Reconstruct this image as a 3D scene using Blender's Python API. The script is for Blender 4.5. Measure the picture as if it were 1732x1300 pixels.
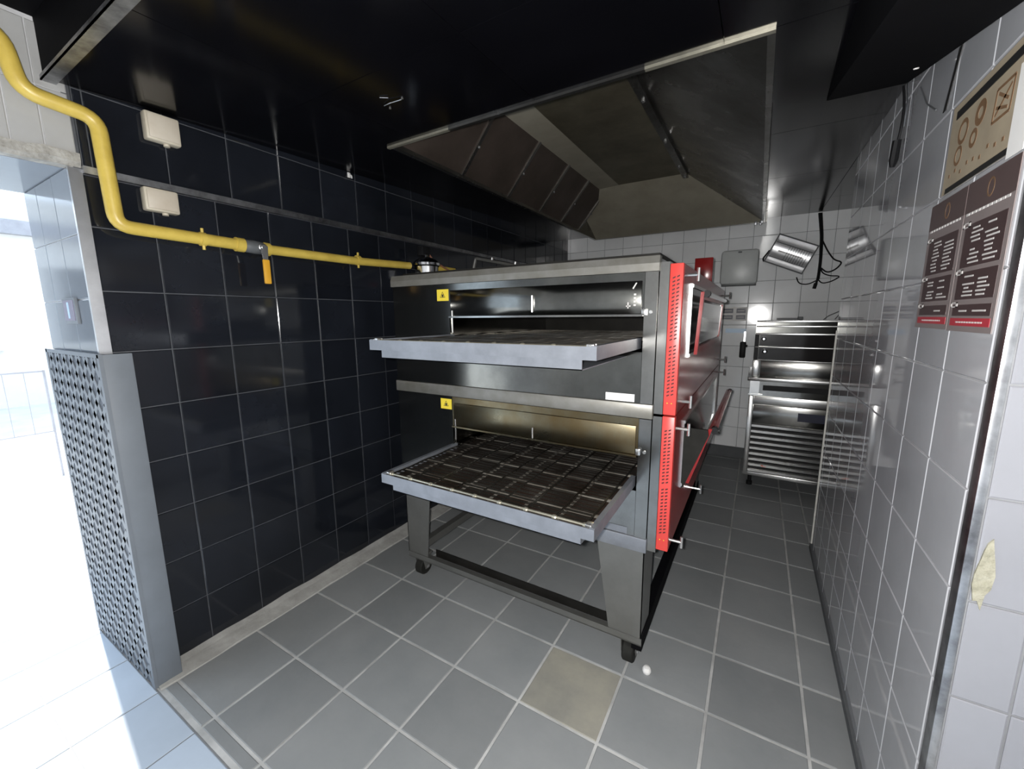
import bpy, bmesh, math, random
from mathutils import Vector, Matrix

random.seed(7)
for o in list(bpy.data.objects):
    bpy.data.objects.remove(o)
scene = bpy.context.scene
col = scene.collection

# ------------------------------------------------------------------ camera
F_PX = 692.1464
YAW, PITCH, ROLL = -0.5394, -0.1630, -0.0079
CAM = Vector((1.9449, -0.6850, 1.3971))
cy, sy, cp, sp, co, so = math.cos(YAW), math.sin(YAW), math.cos(PITCH), math.sin(PITCH), math.cos(ROLL), math.sin(ROLL)
fwd = Vector((sy * cp, cy * cp, sp))
right = Vector((cy, -sy, 0))
up = right.cross(fwd)
cr = co * right + so * up
cu = -so * right + co * up
cam_data = bpy.data.cameras.new('camera')
cam_data.sensor_fit = 'HORIZONTAL'
cam_data.sensor_width = 36.0
cam_data.lens = F_PX * 36.0 / 1732.0
cam_data.clip_start = 0.02
cam = bpy.data.objects.new('camera', cam_data)
M = Matrix((cr, cu, -fwd)).transposed().to_4x4()
M.translation = CAM
cam.matrix_world = M
col.objects.link(cam)
scene.camera = cam

# ------------------------------------------------------------------ world, sun, flash, exposure
world = bpy.data.worlds.new('sky')
scene.world = world
world.use_nodes = True
bg = world.node_tree.nodes['Background']
bg.inputs['Color'].default_value = (0.70, 0.84, 1.0, 1)
bg.inputs['Strength'].default_value = 2.8

sun_d = bpy.data.lights.new('sun', 'SUN')
sun_d.energy = 12.0
sun_d.angle = math.radians(2.0)
sun_d.color = (1.0, 0.96, 0.9)
sun = bpy.data.objects.new('sun', sun_d)
el = math.radians(50)
sd = Vector((0.985 * math.cos(el), -0.17 * math.cos(el), -math.sin(el)))
sun.rotation_euler = sd.to_track_quat('-Z', 'Y').to_euler()
sun.location = (-4, 0, 5)
col.objects.link(sun)

# the phone's own flash beside its lens
fl_d = bpy.data.lights.new('phone_flash', 'POINT')
fl_d.energy = 142.0
fl_d.shadow_soft_size = 0.012
fl_d.color = (1.0, 0.985, 0.96)
fl = bpy.data.objects.new('phone_flash', fl_d)
fl.location = CAM - cr * 0.03 + cu * 0.012 - fwd * 0.01
col.objects.link(fl)

vs = scene.view_settings
vs.view_transform = 'Standard'
try:
    vs.look = 'None'
except Exception:
    pass
vs.exposure = 0.0
vs.gamma = 1.0
vs.use_curve_mapping = False

# ------------------------------------------------------------------ materials
def mat(name, c, rough=0.5, metal=0.0, var=0.0, vscale=6.0, c2=None, bump=0.0, bscale=60.0,
        spec=None, rvar=0.0, rnd=0.0, coat=0.0, stretch=None, trans=0.0):
    m = bpy.data.materials.new(name)
    m.use_nodes = True
    nt = m.node_tree
    b = nt.nodes['Principled BSDF']
    b.inputs['Roughness'].default_value = rough
    b.inputs['Metallic'].default_value = metal
    if spec is not None:
        b.inputs['Specular IOR Level'].default_value = spec
    if coat:
        b.inputs['Coat Weight'].default_value = coat
        b.inputs['Coat Roughness'].default_value = 0.05
    if trans:
        b.inputs['Transmission Weight'].default_value = trans
    b.inputs['Base Color'].default_value = (*c, 1)
    L = nt.links.new
    tc = nt.nodes.new('ShaderNodeTexCoord')
    geo = nt.nodes.new('ShaderNodeNewGeometry')
    src = geo.outputs['Position']
    if stretch:
        mp = nt.nodes.new('ShaderNodeMapping')
        mp.inputs['Scale'].default_value = stretch
        L(src, mp.inputs['Vector'])
        src = mp.outputs['Vector']
    colour = None
    if var or c2:
        n = nt.nodes.new('ShaderNodeTexNoise')
        n.inputs['Scale'].default_value = vscale
        n.inputs['Detail'].default_value = 6
        n.inputs['Roughness'].default_value = 0.65
        L(src, n.inputs['Vector'])
        r = nt.nodes.new('ShaderNodeMapRange')
        r.inputs['From Min'].default_value = 0.35
        r.inputs['From Max'].default_value = 0.68
        L(n.outputs['Fac'], r.inputs['Value'])
        mx = nt.nodes.new('ShaderNodeMix')
        mx.data_type = 'RGBA'
        mx.inputs['A'].default_value = (*c, 1)
        cc = c2 if c2 else tuple(x * (1 - var) for x in c)
        mx.inputs['B'].default_value = (*cc, 1)
        L(r.outputs['Result'], mx.inputs['Factor'])
        colour = mx.outputs['Result']
        if rvar:
            rr = nt.nodes.new('ShaderNodeMapRange')
            rr.inputs['To Min'].default_value = max(0.02, rough - rvar)
            rr.inputs['To Max'].default_value = rough + rvar
            L(n.outputs['Fac'], rr.inputs['Value'])
            L(rr.outputs['Result'], b.inputs['Roughness'])
    if rnd:
        oi = nt.nodes.new('ShaderNodeObjectInfo')
        mr = nt.nodes.new('ShaderNodeMapRange')
        mr.inputs['To Min'].default_value = 1 - rnd
        mr.inputs['To Max'].default_value = 1 + rnd
        L(oi.outputs['Random'], mr.inputs['Value'])
        hs = nt.nodes.new('ShaderNodeHueSaturation')
        if colour:
            L(colour, hs.inputs['Color'])
        else:
            hs.inputs['Color'].default_value = (*c, 1)
        L(mr.outputs['Result'], hs.inputs['Value'])
        colour = hs.outputs['Color']
    if colour:
        L(colour, b.inputs['Base Color'])
    if bump:
        n2 = nt.nodes.new('ShaderNodeTexNoise')
        n2.inputs['Scale'].default_value = bscale
        n2.inputs['Detail'].default_value = 4
        L(src, n2.inputs['Vector'])
        bp = nt.nodes.new('ShaderNodeBump')
        bp.inputs['Strength'].default_value = bump
        bp.inputs['Distance'].default_value = 0.01
        L(n2.outputs['Fac'], bp.inputs['Height'])
        L(bp.outputs['Normal'], b.inputs['Normal'])
    return m

MT = {}
MT['black_tile'] = mat('black_tile', (0.0110, 0.0128, 0.0175), 0.10, var=0.35, vscale=3, rnd=0.22, bump=0.02, bscale=9, rvar=0.05)
MT['black_grout'] = mat('black_grout', (0.075, 0.08, 0.09), 0.55, var=0.4, vscale=9)
MT['grey_tile'] = mat('grey_tile', (0.212, 0.223, 0.228), 0.50, c2=(0.255, 0.262, 0.264), vscale=2.3, rnd=0.12, bump=0.05, bscale=40)
MT['beige_tile'] = mat('beige_tile', (0.33, 0.315, 0.265), 0.5, c2=(0.245, 0.24, 0.215), vscale=5, bump=0.05, bscale=40)
MT['floor_grout'] = mat('floor_grout', (0.52, 0.52, 0.51), 0.8, c2=(0.31, 0.31, 0.305), vscale=6)
MT['cement'] = mat('cement', (0.40, 0.395, 0.375), 0.85, c2=(0.26, 0.255, 0.24), vscale=8, bump=0.25, bscale=50)
MT['white_tile'] = mat('white_tile', (0.84, 0.85, 0.86), 0.10, var=0.08, vscale=3, rnd=0.05, bump=0.015, bscale=8)
MT['grey_wall_tile'] = mat('grey_wall_tile', (0.47, 0.475, 0.497), 0.03, var=0.12, vscale=2.5, rnd=0.05, bump=0.003, bscale=5, spec=0.8, coat=0.8)
MT['wall_grout'] = mat('wall_grout', (0.52, 0.52, 0.53), 0.7, var=0.3, vscale=9)
MT['dark_grout'] = mat('dark_grout', (0.22, 0.225, 0.235), 0.7, var=0.3, vscale=9)
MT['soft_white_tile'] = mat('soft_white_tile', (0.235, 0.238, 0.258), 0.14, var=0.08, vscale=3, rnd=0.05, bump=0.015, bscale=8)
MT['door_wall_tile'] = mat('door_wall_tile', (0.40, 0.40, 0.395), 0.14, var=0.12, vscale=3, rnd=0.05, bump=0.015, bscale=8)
MT['pale_grout'] = mat('pale_grout', (0.40, 0.40, 0.415), 0.7, var=0.25, vscale=9)
MT['hood_end'] = mat('hood_end', (0.42, 0.39, 0.31), 0.42, 0.35, c2=(0.33, 0.30, 0.23), vscale=4)
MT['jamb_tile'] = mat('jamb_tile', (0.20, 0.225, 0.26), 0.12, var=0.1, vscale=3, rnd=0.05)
MT['light_floor_tile'] = mat('light_floor_tile', (0.46, 0.53, 0.62), 0.30, var=0.08, vscale=4, rnd=0.05)
MT['white_paint'] = mat('white_paint', (0.72, 0.73, 0.74), 0.6, var=0.1, vscale=4)
MT['ceiling_black'] = mat('ceiling_black', (0.003, 0.003, 0.004), 0.16, var=0.3, vscale=4, bump=0.02, bscale=6, spec=0.27)
MT['matte_black'] = mat('matte_black', (0.004, 0.004, 0.005), 0.7, var=0.3, vscale=5, spec=0.05)
MT['mortar'] = mat('mortar', (0.38, 0.37, 0.34), 0.95, c2=(0.22, 0.21, 0.19), vscale=25, bump=0.9, bscale=45)
MT['slate'] = mat('slate', (0.10, 0.105, 0.11), 0.6, var=0.25, vscale=8)
MT['aluminium'] = mat('aluminium', (0.74, 0.75, 0.77), 0.28, 1.0, var=0.2, vscale=9)
MT['worn_aluminium'] = mat('worn_aluminium', (0.52, 0.53, 0.55), 0.38, 1.0, c2=(0.20, 0.20, 0.21), vscale=14)
MT['pale_trim'] = mat('pale_trim', (0.62, 0.61, 0.56), 0.5, var=0.25, vscale=12)
MT['steel'] = mat('steel', (0.30, 0.295, 0.28), 0.17, 1.0, var=0.3, vscale=7, rvar=0.06)
MT['dark_steel'] = mat('dark_steel', (0.165, 0.165, 0.155), 0.13, 1.0, var=0.35, vscale=6, rvar=0.05)
MT['sooty_steel'] = mat('sooty_steel', (0.18, 0.16, 0.11), 0.30, 1.0, c2=(0.125, 0.085, 0.035), vscale=5, rvar=0.10)
MT['leg_steel'] = mat('leg_steel', (0.19, 0.19, 0.18), 0.40, 0.6, var=0.2, vscale=6)
MT['band_steel'] = mat('band_steel', (0.22, 0.215, 0.20), 0.40, 0.45, c2=(0.15, 0.143, 0.12), vscale=9)
MT['lip_steel'] = mat('lip_steel', (0.20, 0.213, 0.238), 0.40, 0.40, c2=(0.145, 0.155, 0.175), vscale=11)
MT['bright_steel'] = mat('bright_steel', (0.62, 0.62, 0.61), 0.24, 0.9, var=0.15, vscale=8)
MT['hood_steel'] = mat('hood_steel', (0.27, 0.265, 0.255), 0.28, 0.95, c2=(0.13, 0.123, 0.112), vscale=3.5, rvar=0.1)
MT['hood_grease'] = mat('hood_grease', (0.19, 0.17, 0.12), 0.36, 0.6, c2=(0.10, 0.085, 0.055), vscale=4)
MT['filter'] = mat('filter', (0.085, 0.066, 0.055), 0.5, 0.5, c2=(0.05, 0.038, 0.03), vscale=4)
MT['interior'] = mat('interior', (0.02, 0.019, 0.017), 0.5, 0.3, var=0.4, vscale=9, spec=0.15)
MT['pan'] = mat('pan', (0.022, 0.019, 0.017), 0.5, 0.3, c2=(0.035, 0.018, 0.012), vscale=7, spec=0.2)
MT['belt'] = mat('belt', (0.11, 0.105, 0.095), 0.35, 0.9, c2=(0.035, 0.028, 0.022), vscale=9)
MT['brass_rod'] = mat('brass_rod', (0.55, 0.52, 0.42), 0.35, 0.8, var=0.3, vscale=15)
MT['red_paint'] = mat('red_paint', (0.62, 0.055, 0.045), 0.35, var=0.15, vscale=6)
MT['red_gloss'] = mat('red_gloss', (0.27, 0.016, 0.016), 0.2, var=0.25, vscale=5, spec=0.35)
MT['slot_shade'] = mat('slot_shade', (0.05, 0.008, 0.008), 0.7)
MT['black_plastic'] = mat('black_plastic', (0.010, 0.010, 0.011), 0.5, var=0.2, vscale=9, spec=0.18)
MT['rubber'] = mat('rubber', (0.020, 0.020, 0.018), 0.65, var=0.3, vscale=20, spec=0.12)
MT['yellow_paint'] = mat('yellow_paint', (0.58, 0.43, 0.085), 0.38, c2=(0.47, 0.335, 0.06), vscale=14, bump=0.05, bscale=60)
MT['sticker_yellow'] = mat('sticker_yellow', (0.75, 0.58, 0.04), 0.4, var=0.1)
MT['print_black'] = mat('print_black', (0.012, 0.012, 0.012), 0.5)
MT['cream'] = mat('cream', (0.52, 0.48, 0.38), 0.5, c2=(0.44, 0.39, 0.31), vscale=12)
MT['cream_lid'] = mat('cream_lid', (0.46, 0.40, 0.32), 0.45, c2=(0.52, 0.47, 0.39), vscale=10)
MT['poster_brown'] = mat('poster_brown', (0.085, 0.058, 0.056), 0.4, var=0.15, vscale=6)
MT['poster_dark'] = mat('poster_dark', (0.052, 0.030, 0.030), 0.4, var=0.15, vscale=6)
MT['poster_taupe'] = mat('poster_taupe', (0.21, 0.175, 0.17), 0.4, var=0.1, vscale=6)
MT['poster_beige'] = mat('poster_beige', (0.36, 0.30, 0.215), 0.5, c2=(0.30, 0.25, 0.18), vscale=12)
MT['ink_brown'] = mat('ink_brown', (0.20, 0.115, 0.06), 0.5, var=0.3, vscale=20)
MT['ink_white'] = mat('ink_white', (0.55, 0.53, 0.51), 0.5)
MT['print_red'] = mat('print_red', (0.40, 0.03, 0.045), 0.4, var=0.1)
MT['paper'] = mat('paper', (0.75, 0.74, 0.72), 0.6, var=0.05)
MT['grey_plastic'] = mat('grey_plastic', (0.56, 0.58, 0.575), 0.35, var=0.12, vscale=5)
MT['label_blue'] = mat('label_blue', (0.010, 0.012, 0.035), 0.4)
MT['label_sky'] = mat('label_sky', (0.42, 0.60, 0.80), 0.35)
MT['lamp_reflector'] = mat('lamp_reflector', (0.85, 0.85, 0.86), 0.32, 0.7, var=0.1, vscale=20)
MT['grid_bar'] = mat('grid_bar', (0.30, 0.285, 0.25), 0.4, 0.5, c2=(0.12, 0.10, 0.08), vscale=8)
MT['chrome'] = mat('chrome', (0.82, 0.82, 0.83), 0.10, 1.0, var=0.1, vscale=8)
MT['copper'] = mat('copper', (0.42, 0.20, 0.13), 0.4, 0.6)
MT['plate_metal'] = mat('plate_metal', (0.16, 0.178, 0.20), 0.5, var=0.12, vscale=6, spec=0.3)
MT['plate_dark'] = mat('plate_dark', (0.058, 0.069, 0.088), 0.55, var=0.12, vscale=6, spec=0.3)
MT['plaster'] = mat('plaster', (0.30, 0.288, 0.225), 0.9, c2=(0.20, 0.19, 0.135), vscale=40, bump=0.8, bscale=60)
MT['concrete_out'] = mat('concrete_out', (0.62, 0.63, 0.63), 0.8, var=0.15, vscale=3)
MT['facade'] = mat('facade', (0.72, 0.70, 0.66), 0.8, var=0.1, vscale=2)
MT['iron'] = mat('iron', (0.35, 0.35, 0.38), 0.5, 0.1, var=0.2)
MT['glass_dark'] = mat('glass_dark', (0.022, 0.020, 0.020), 0.12, var=0.2, vscale=4, spec=0.3)
MT['orange'] = mat('orange', (0.70, 0.36, 0.03), 0.4, var=0.15)
MT['red_ink'] = mat('red_ink', (0.55, 0.10, 0.06), 0.5)
MT['purple_film'] = mat('purple_film', (0.18, 0.16, 0.24), 0.3, var=0.3, vscale=40)

# ------------------------------------------------------------------ helpers
BASE = {}

def bm_box(bm, x0, x1, y0, y1, z0, z1):
    v = [bm.verts.new(p) for p in ((x0, y0, z0), (x1, y0, z0), (x1, y1, z0), (x0, y1, z0),
                                   (x0, y0, z1), (x1, y0, z1), (x1, y1, z1), (x0, y1, z1))]
    for f in ((3, 2, 1, 0), (4, 5, 6, 7), (0, 1, 5, 4), (1, 2, 6, 5), (2, 3, 7, 6), (3, 0, 4, 7)):
        bm.faces.new([v[i] for i in f])
    return v

def bm_prism(bm, pts, d):
    """extrude a closed 3D polygon by vector d"""
    d = Vector(d)
    a = [bm.verts.new(p) for p in pts]
    b = [bm.verts.new(Vector(p) + d) for p in pts]
    n = len(pts)
    bm.faces.new(a[::-1]); bm.faces.new(b)
    for i in range(n):
        bm.faces.new((a[i], a[(i + 1) % n], b[(i + 1) % n], b[i]))

def smooth_path(pts, r=0.05, n=6):
    pts = [Vector(p) for p in pts]
    out = [pts[0]]
    for i in range(1, len(pts) - 1):
        p, a, b = pts[i], pts[i - 1], pts[i + 1]
        da, db = (a - p), (b - p)
        rr = min(r, da.length * 0.49, db.length * 0.49)
        s, e = p + da.normalized() * rr, p + db.normalized() * rr
        for k in range(n + 1):
            t = k / n
            out.append(s * (1 - t) ** 2 + p * 2 * t * (1 - t) + e * t ** 2)
    out.append(pts[-1])
    return out

def bm_tube(bm, path, r, seg=10, caps=True):
    path = [Vector(p) for p in path]
    rings = []
    prev = None
    for i, p in enumerate(path):
        if i == 0: t = path[1] - p
        elif i == len(path) - 1: t = p - path[i - 1]
        else: t = path[i + 1] - path[i - 1]
        t.normalize()
        if prev is None:
            h = Vector((0, 0, 1)) if abs(t.z) < 0.9 else Vector((1, 0, 0))
            n = t.cross(h).normalized()
        else:
            n = (prev - t * prev.dot(t)).normalized()
        prev = n
        b = t.cross(n)
        rad = r[i] if isinstance(r, (list, tuple)) else r
        rings.append([bm.verts.new(p + (n * math.cos(2 * math.pi * k / seg) + b * math.sin(2 * math.pi * k / seg)) * rad) for k in range(seg)])
    for i in range(len(rings) - 1):
        for k in range(seg):
            bm.faces.new((rings[i][k], rings[i][(k + 1) % seg], rings[i + 1][(k + 1) % seg], rings[i + 1][k]))
    if caps:
        bm.faces.new(rings[0][::-1]); bm.faces.new(rings[-1])

def bm_lathe(bm, prof, c, axis=(0, 0, 1), seg=24):
    """prof: list of (radius, height) along axis from point c"""
    c = Vector(c); ax = Vector(axis).normalized()
    h = Vector((0, 0, 1)) if abs(ax.z) < 0.9 else Vector((1, 0, 0))
    n = ax.cross(h).normalized(); b = ax.cross(n)
    rings = []
    for r, z in prof:
        r = max(r, 1e-4)
        rings.append([bm.verts.new(c + ax * z + (n * math.cos(2 * math.pi * k / seg) + b * math.sin(2 * math.pi * k / seg)) * r) for k in range(seg)])
    for i in range(len(rings) - 1):
        for k in range(seg):
            bm.faces.new((rings[i][k], rings[i][(k + 1) % seg], rings[i + 1][(k + 1) % seg], rings[i + 1][k]))
    bm.faces.new(rings[0][::-1]); bm.faces.new(rings[-1])

def bm_rbox(bm, x0, x1, y0, y1, z0, z1, r=0.01, seg=3):
    t = bmesh.new()
    bm_box(t, x0, x1, y0, y1, z0, z1)
    bmesh.ops.bevel(t, geom=t.edges[:], offset=r, segments=seg, affect='EDGES', profile=0.5)
    me = bpy.data.meshes.new('tmp'); t.to_mesh(me); t.free()
    bm.from_mesh(me); bpy.data.meshes.remove(me)

def obj(name, bm, m, parent=None, smooth=False, label=None, kind=None):
    bmesh.ops.recalc_face_normals(bm, faces=bm.faces[:])
    base = BASE.get(parent.name, Vector()) if parent else Vector()
    if base.length:
        bmesh.ops.translate(bm, verts=bm.verts[:], vec=-base)
    me = bpy.data.meshes.new(name)
    bm.to_mesh(me); bm.free()
    me.materials.append(MT[m])
    if smooth:
        for p in me.polygons: p.use_smooth = True
        try:
            me.set_sharp_from_angle(angle=math.radians(40))
        except Exception:
            pass
    o = bpy.data.objects.new(name, me)
    col.objects.link(o)
    if parent:
        o.parent = parent
        BASE[o.name] = base
    if label: o['label'] = label
    if kind: o['kind'] = kind
    return o

def boxes(name, m, lst, parent=None, bevel=0.0, **kw):
    bm = bmesh.new()
    for b in lst:
        if bevel: bm_rbox(bm, *b, r=bevel, seg=2)
        else: bm_box(bm, *b)
    return obj(name, bm, m, parent, smooth=bool(bevel), **kw)

def tube(name, m, path, r, parent=None, seg=10, bend=None, **kw):
    bm = bmesh.new()
    bm_tube(bm, smooth_path(path, bend) if bend else path, r, seg)
    return obj(name, bm, m, parent, smooth=True, **kw)

def lathe(name, m, prof, c, axis=(0, 0, 1), parent=None, seg=24, **kw):
    bm = bmesh.new()
    bm_lathe(bm, prof, c, axis, seg)
    return obj(name, bm, m, parent, smooth=True, **kw)

def thing(name, label, cat, loc, group=None):
    o = bpy.data.objects.new(name, None)
    o.empty_display_size = 0.05
    o.location = loc
    col.objects.link(o)
    BASE[o.name] = Vector(loc)
    o['label'] = label; o['category'] = cat
    if group: o['group'] = group
    return o

def tag(o, label, cat, group=None):
    o['label'] = label; o['category'] = cat
    if group: o['group'] = group
    return o

def struct(o, label=None):
    o['kind'] = 'structure'
    if label: o['label'] = label
    return o

# tiles ------------------------------------------------------------
TILE_CACHE = {}
ORI = {'+z': Matrix(((1, 0, 0), (0, 1, 0), (0, 0, 1))),
       '+x': Matrix(((0, 0, 1), (1, 0, 0), (0, 1, 0))),
       '-x': Matrix(((0, 0, -1), (-1, 0, 0), (0, 1, 0))),
       '-y': Matrix(((1, 0, 0), (0, 0, -1), (0, 1, 0)))}

def tile_mesh(w, h, m, t=0.007, ch=0.0025):
    key = (round(w, 4), round(h, 4), m)
    if key in TILE_CACHE: return TILE_CACHE[key]
    W, H = w / 2, h / 2
    c = min(ch, w * 0.2, h * 0.2)
    v = [(-W, -H, 0), (W, -H, 0), (W, H, 0), (-W, H, 0),
         (-W, -H, t - c * 0.6), (W, -H, t - c * 0.6), (W, H, t - c * 0.6), (-W, H, t - c * 0.6),
         (-W + c, -H + c, t), (W - c, -H + c, t), (W - c, H - c, t), (-W + c, H - c, t)]
    f = [(8, 9, 10, 11)]
    for i in range(4):
        j = (i + 1) % 4
        f += [(i, j, 4 + j, 4 + i), (4 + i, 4 + j, 8 + j, 8 + i)]
    me = bpy.data.meshes.new('tile')
    me.from_pydata(v, [], f)
    me.materials.append(MT[m])
    TILE_CACHE[key] = me
    return me

def place_tile(parent, ori, c, w, h, m, wob=0.0015, name='tile', t=0.007):
    o = bpy.data.objects.new(name, tile_mesh(w, h, m, t))
    R = ORI[ori]
    j = Matrix.Rotation(random.uniform(-wob, wob), 3, 'X') @ Matrix.Rotation(random.uniform(-wob, wob), 3, 'Y')
    o.matrix_world = (R @ j).to_4x4()
    # the front face sits on the nominal plane
    n = R @ Vector((0, 0, 1))
    o.location = Vector(c) - n * t
    col.objects.link(o)
    o.parent = parent
    return o

def tile_grid(parent, ori, plane, us, vs_, m, gap=0.003, wob=0.0015, pick=None, skip=None):
    """us, vs_: ascending cut positions along the two in-plane world axes"""
    for i in range(len(us) - 1):
        for j in range(len(vs_) - 1):
            u0, u1, v0, v1 = us[i], us[i + 1], vs_[j], vs_[j + 1]
            if u1 - u0 < 0.012 or v1 - v0 < 0.012: continue
            if skip and skip((u0 + u1) / 2, (v0 + v1) / 2): continue
            w, h = u1 - u0 - gap, v1 - v0 - gap
            uc, vc = (u0 + u1) / 2, (v0 + v1) / 2
            c = {'+z': (uc, vc, plane), '+x': (plane, uc, vc), '-x': (plane, uc, vc), '-y': (uc, plane, vc)}[ori]
            mm = pick(uc, vc) if pick else m
            place_tile(parent, ori, c, w, h, mm, wob)

def cuts(lo, hi, origin, pitch):
    k = math.ceil((lo - origin) / pitch + 1e-6)
    out = [lo]
    while origin + k * pitch < hi - 1e-6:
        out.append(origin + k * pitch); k += 1
    return out + [hi]

# ------------------------------------------------------------------ dimensions
XR = 2.32          # right wall
YB = 3.81          # back wall
YS = -0.22         # line between kitchen floor and the shop floor, end of the left wall
WEND = 2.21        # far end of the right wall
NEAR = 0.405       # near end of the right wall
XN = 3.35          # niche side wall
def ceil_z(y): return 2.135 + 0.032 * y

# ------------------------------------------------------------------ floor
floor = struct(boxes('floor', 'floor_grout', [(-0.02, XN + 0.1, YS, YB + 0.05, -0.12, -0.0025)]))
def floor_pick(x, y):
    return 'beige_tile' if (1.29 < x < 1.58 and 0.45 < y < 0.73) else 'grey_tile'
tile_grid(floor, '+z', 0.0, cuts(0.0877, XR, 0.0877, 0.3002), cuts(YS + 0.012, YB, 0.7387, 0.3002), 'grey_tile', gap=0.0095, wob=0.002, pick=floor_pick)
tile_grid(floor, '+z', 0.0, cuts(XR, XN, 0.0877, 0.3002), cuts(WEND, YB, 0.7387, 0.3002), 'grey_tile', gap=0.0075, wob=0.002)
for o_ in list(col.objects):
    if o_.parent == floor and o_.data.materials[0].name == 'beige_tile': o_['label'] = 'discoloured beige floor tile'

front = struct(boxes('floor', 'dark_grout', [(-1.2, XN + 0.1, -2.75, YS - 0.001, -0.12, -0.0025)]), 'pale tiled floor at the doorway')
tile_grid(front, '+z', 0.0, cuts(-1.2, XN, 0.09, 0.30), cuts(-2.7, YS - 0.003, -0.458, 0.30), 'light_floor_tile', gap=0.005, wob=0.001)

# ------------------------------------------------------------------ left wall, black tiles
wl = struct(boxes('wall_left', 'black_grout', [(-0.56, -0.0035, -0.19, YB + 0.1, -0.1, 2.95)]))
ZA = 1.4961; P = 0.2111; Y0 = -0.2079
lower_rows = [0.0] + [ZA - P * k for k in range(7, -2, -1)] + [1.872]
lower_rows = [z for i, z in enumerate(lower_rows) if i == 0 or z > 0.015]
tile_grid(wl, '+x', 0.0, cuts(-0.172, YB, Y0, P), lower_rows, 'black_tile', gap=0.004)
# upper cladding stands a little proud
bm = bmesh.new(); bm_box(bm, -0.0035, 0.0085, -0.17, YB, 1.893, 2.30); up_back = obj('cladding', bm, 'black_grout', wl)
tile_grid(wl, '+x', 0.012, cuts(-0.17, YB, Y0 + 0.062, P), [1.896, 2.128, 2.30], 'black_tile', gap=0.004)
tr = struct(boxes('trim_1', 'worn_aluminium', [(-0.003, 0.020, -0.172, YB, 1.872, 1.8945)]), 'thin dark metal rail along the black wall')

# sloping cement fillet along its foot
bm = bmesh.new()
ys = [-0.215 + i * (YB + 0.215) / 60 for i in range(61)]
prev = None
for i, y in enumerate(ys):
    w1 = 0.088 + random.uniform(-0.006, 0.006); h1 = 0.030 + random.uniform(-0.003, 0.003)
    ring = [bm.verts.new(p) for p in ((0.0, y, h1), (0.028, y, h1 * 0.62), (w1, y, 0.003), (w1 + 0.004, y, -0.002), (0.0, y, -0.002))]
    if prev:
        for k in range(5):
            bm.faces.new((prev[k], prev[(k + 1) % 5], ring[(k + 1) % 5], ring[k]))
    else: first = ring
    prev = ring
bm.faces.new(first); bm.faces.new(prev[::-1])
struct(obj('baseboard_left', bm, 'cement'), 'rough pale cement fillet under the black wall')

# doorway wall above and beyond the opening
wd = struct(boxes('wall_doorway', 'wall_grout', [(-0.56, -0.0035, -2.7, -0.19, 1.93, 2.95), (-0.56, -0.0035, -2.7, -1.75, -0.1, 1.93)]))
tile_grid(wd, '+x', 0.0, [-1.75, -1.545, -1.34, -1.135, -0.93, -0.725, -0.52, -0.315, -0.245, -0.176], [1.925, 2.108, 2.288], 'door_wall_tile', gap=0.003)
tile_grid(wd, '+x', 0.0, [-2.7, -2.4, -2.1, -1.75], [0, 0.3, 0.6, 0.9, 1.2, 1.5, 1.8, 2.1, 2.288], 'white_tile', gap=0.003)
# broken mortar lip under it
bm = bmesh.new(); prev = None
n = 40
for i in range(n + 1):
    y = -1.75 + (1.75 - 0.172) * i / n
    a = random.uniform(0.0, 0.010); b_ = random.uniform(-0.006, 0.006)
    ring = [bm.verts.new(p) for p in ((-0.05, y, 1.935), (0.004 + a, y, 1.932 + b_), (0.002 + a, y, 1.905 + b_), (-0.004, y, 1.890 + b_ * 0.5), (-0.05, y, 1.890))]
    if prev:
        for k in range(5): bm.faces.new((prev[k], prev[(k + 1) % 5], ring[(k + 1) % 5], ring[k]))
    else: first = ring
    prev = ring
bm.faces.new(first); bm.faces.new(prev[::-1])
obj('mortar_edge', bm, 'mortar', wd)
struct(boxes('trim_2', 'jamb_tile', [(-0.56, -0.05, -1.75, -0.19, 1.889, 1.93)]), 'white soffit over the doorway')

# door jamb face (looks towards -Y)
jb = struct(boxes('wall_jamb', 'wall_grout', [(-0.56, -0.004, -0.199, -0.19, 0.0, 1.889)]))
tile_grid(jb, '-y', -0.203, [-0.56, -0.40, -0.20, -0.004], [1.28, 1.47, 1.68, 1.889], 'jamb_tile', gap=0.003)
struct(boxes('trim_3', 'aluminium', [(-0.008, 0.006, -0.206, -0.172, 1.26, 1.885)]), 'bright aluminium corner profile of the doorway')

# ------------------------------------------------------------------ back wall
wb = struct(boxes('wall_back', 'dark_grout', [(-0.1, XN + 0.1, YB + 0.0035, YB + 0.2, -0.1, 2.95)]))
tile_grid(wb, '-y', YB, cuts(0.0, XN, 0.6426, 0.2), [0.107 + 0.2 * k for k in range(12)], 'white_tile', gap=0.003)
bb = struct(boxes('baseboard_back', 'slate', [(0.0, XN, YB - 0.012, YB, 0.0, 0.104)]))

# ------------------------------------------------------------------ right wall
wr = struct(boxes('wall_right', 'pale_grout', [(XR + 0.0035, 2.50, NEAR + 0.004, WEND, -0.1, 2.95)]))
RP = 0.2113
tile_grid(wr, '-x', XR, cuts(NEAR, WEND, 0.425, 0.2115), [0.0] + [RP * k for k in range(1, 12)], 'grey_wall_tile', gap=0.0025, wob=0.0004)
struct(boxes('baseboard_right', 'slate', [(XR - 0.010, XR, NEAR, WEND, 0.0, 0.030)]), 'dark strip at the foot of the right wall')
struct(boxes('trim_4', 'pale_trim', [(XR - 0.004, XR + 0.014, WEND - 0.004, WEND + 0.012, 0.03, 1.31)]), 'pale corner strip at the far end of the right wall')
struct(boxes('trim_5', 'worn_aluminium', [(XR - 0.004, XR + 0.011, NEAR - 0.0315, NEAR + 0.001, 0.0, 2.5)], bevel=0.003), 'scratched aluminium corner profile beside the posters')
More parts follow.
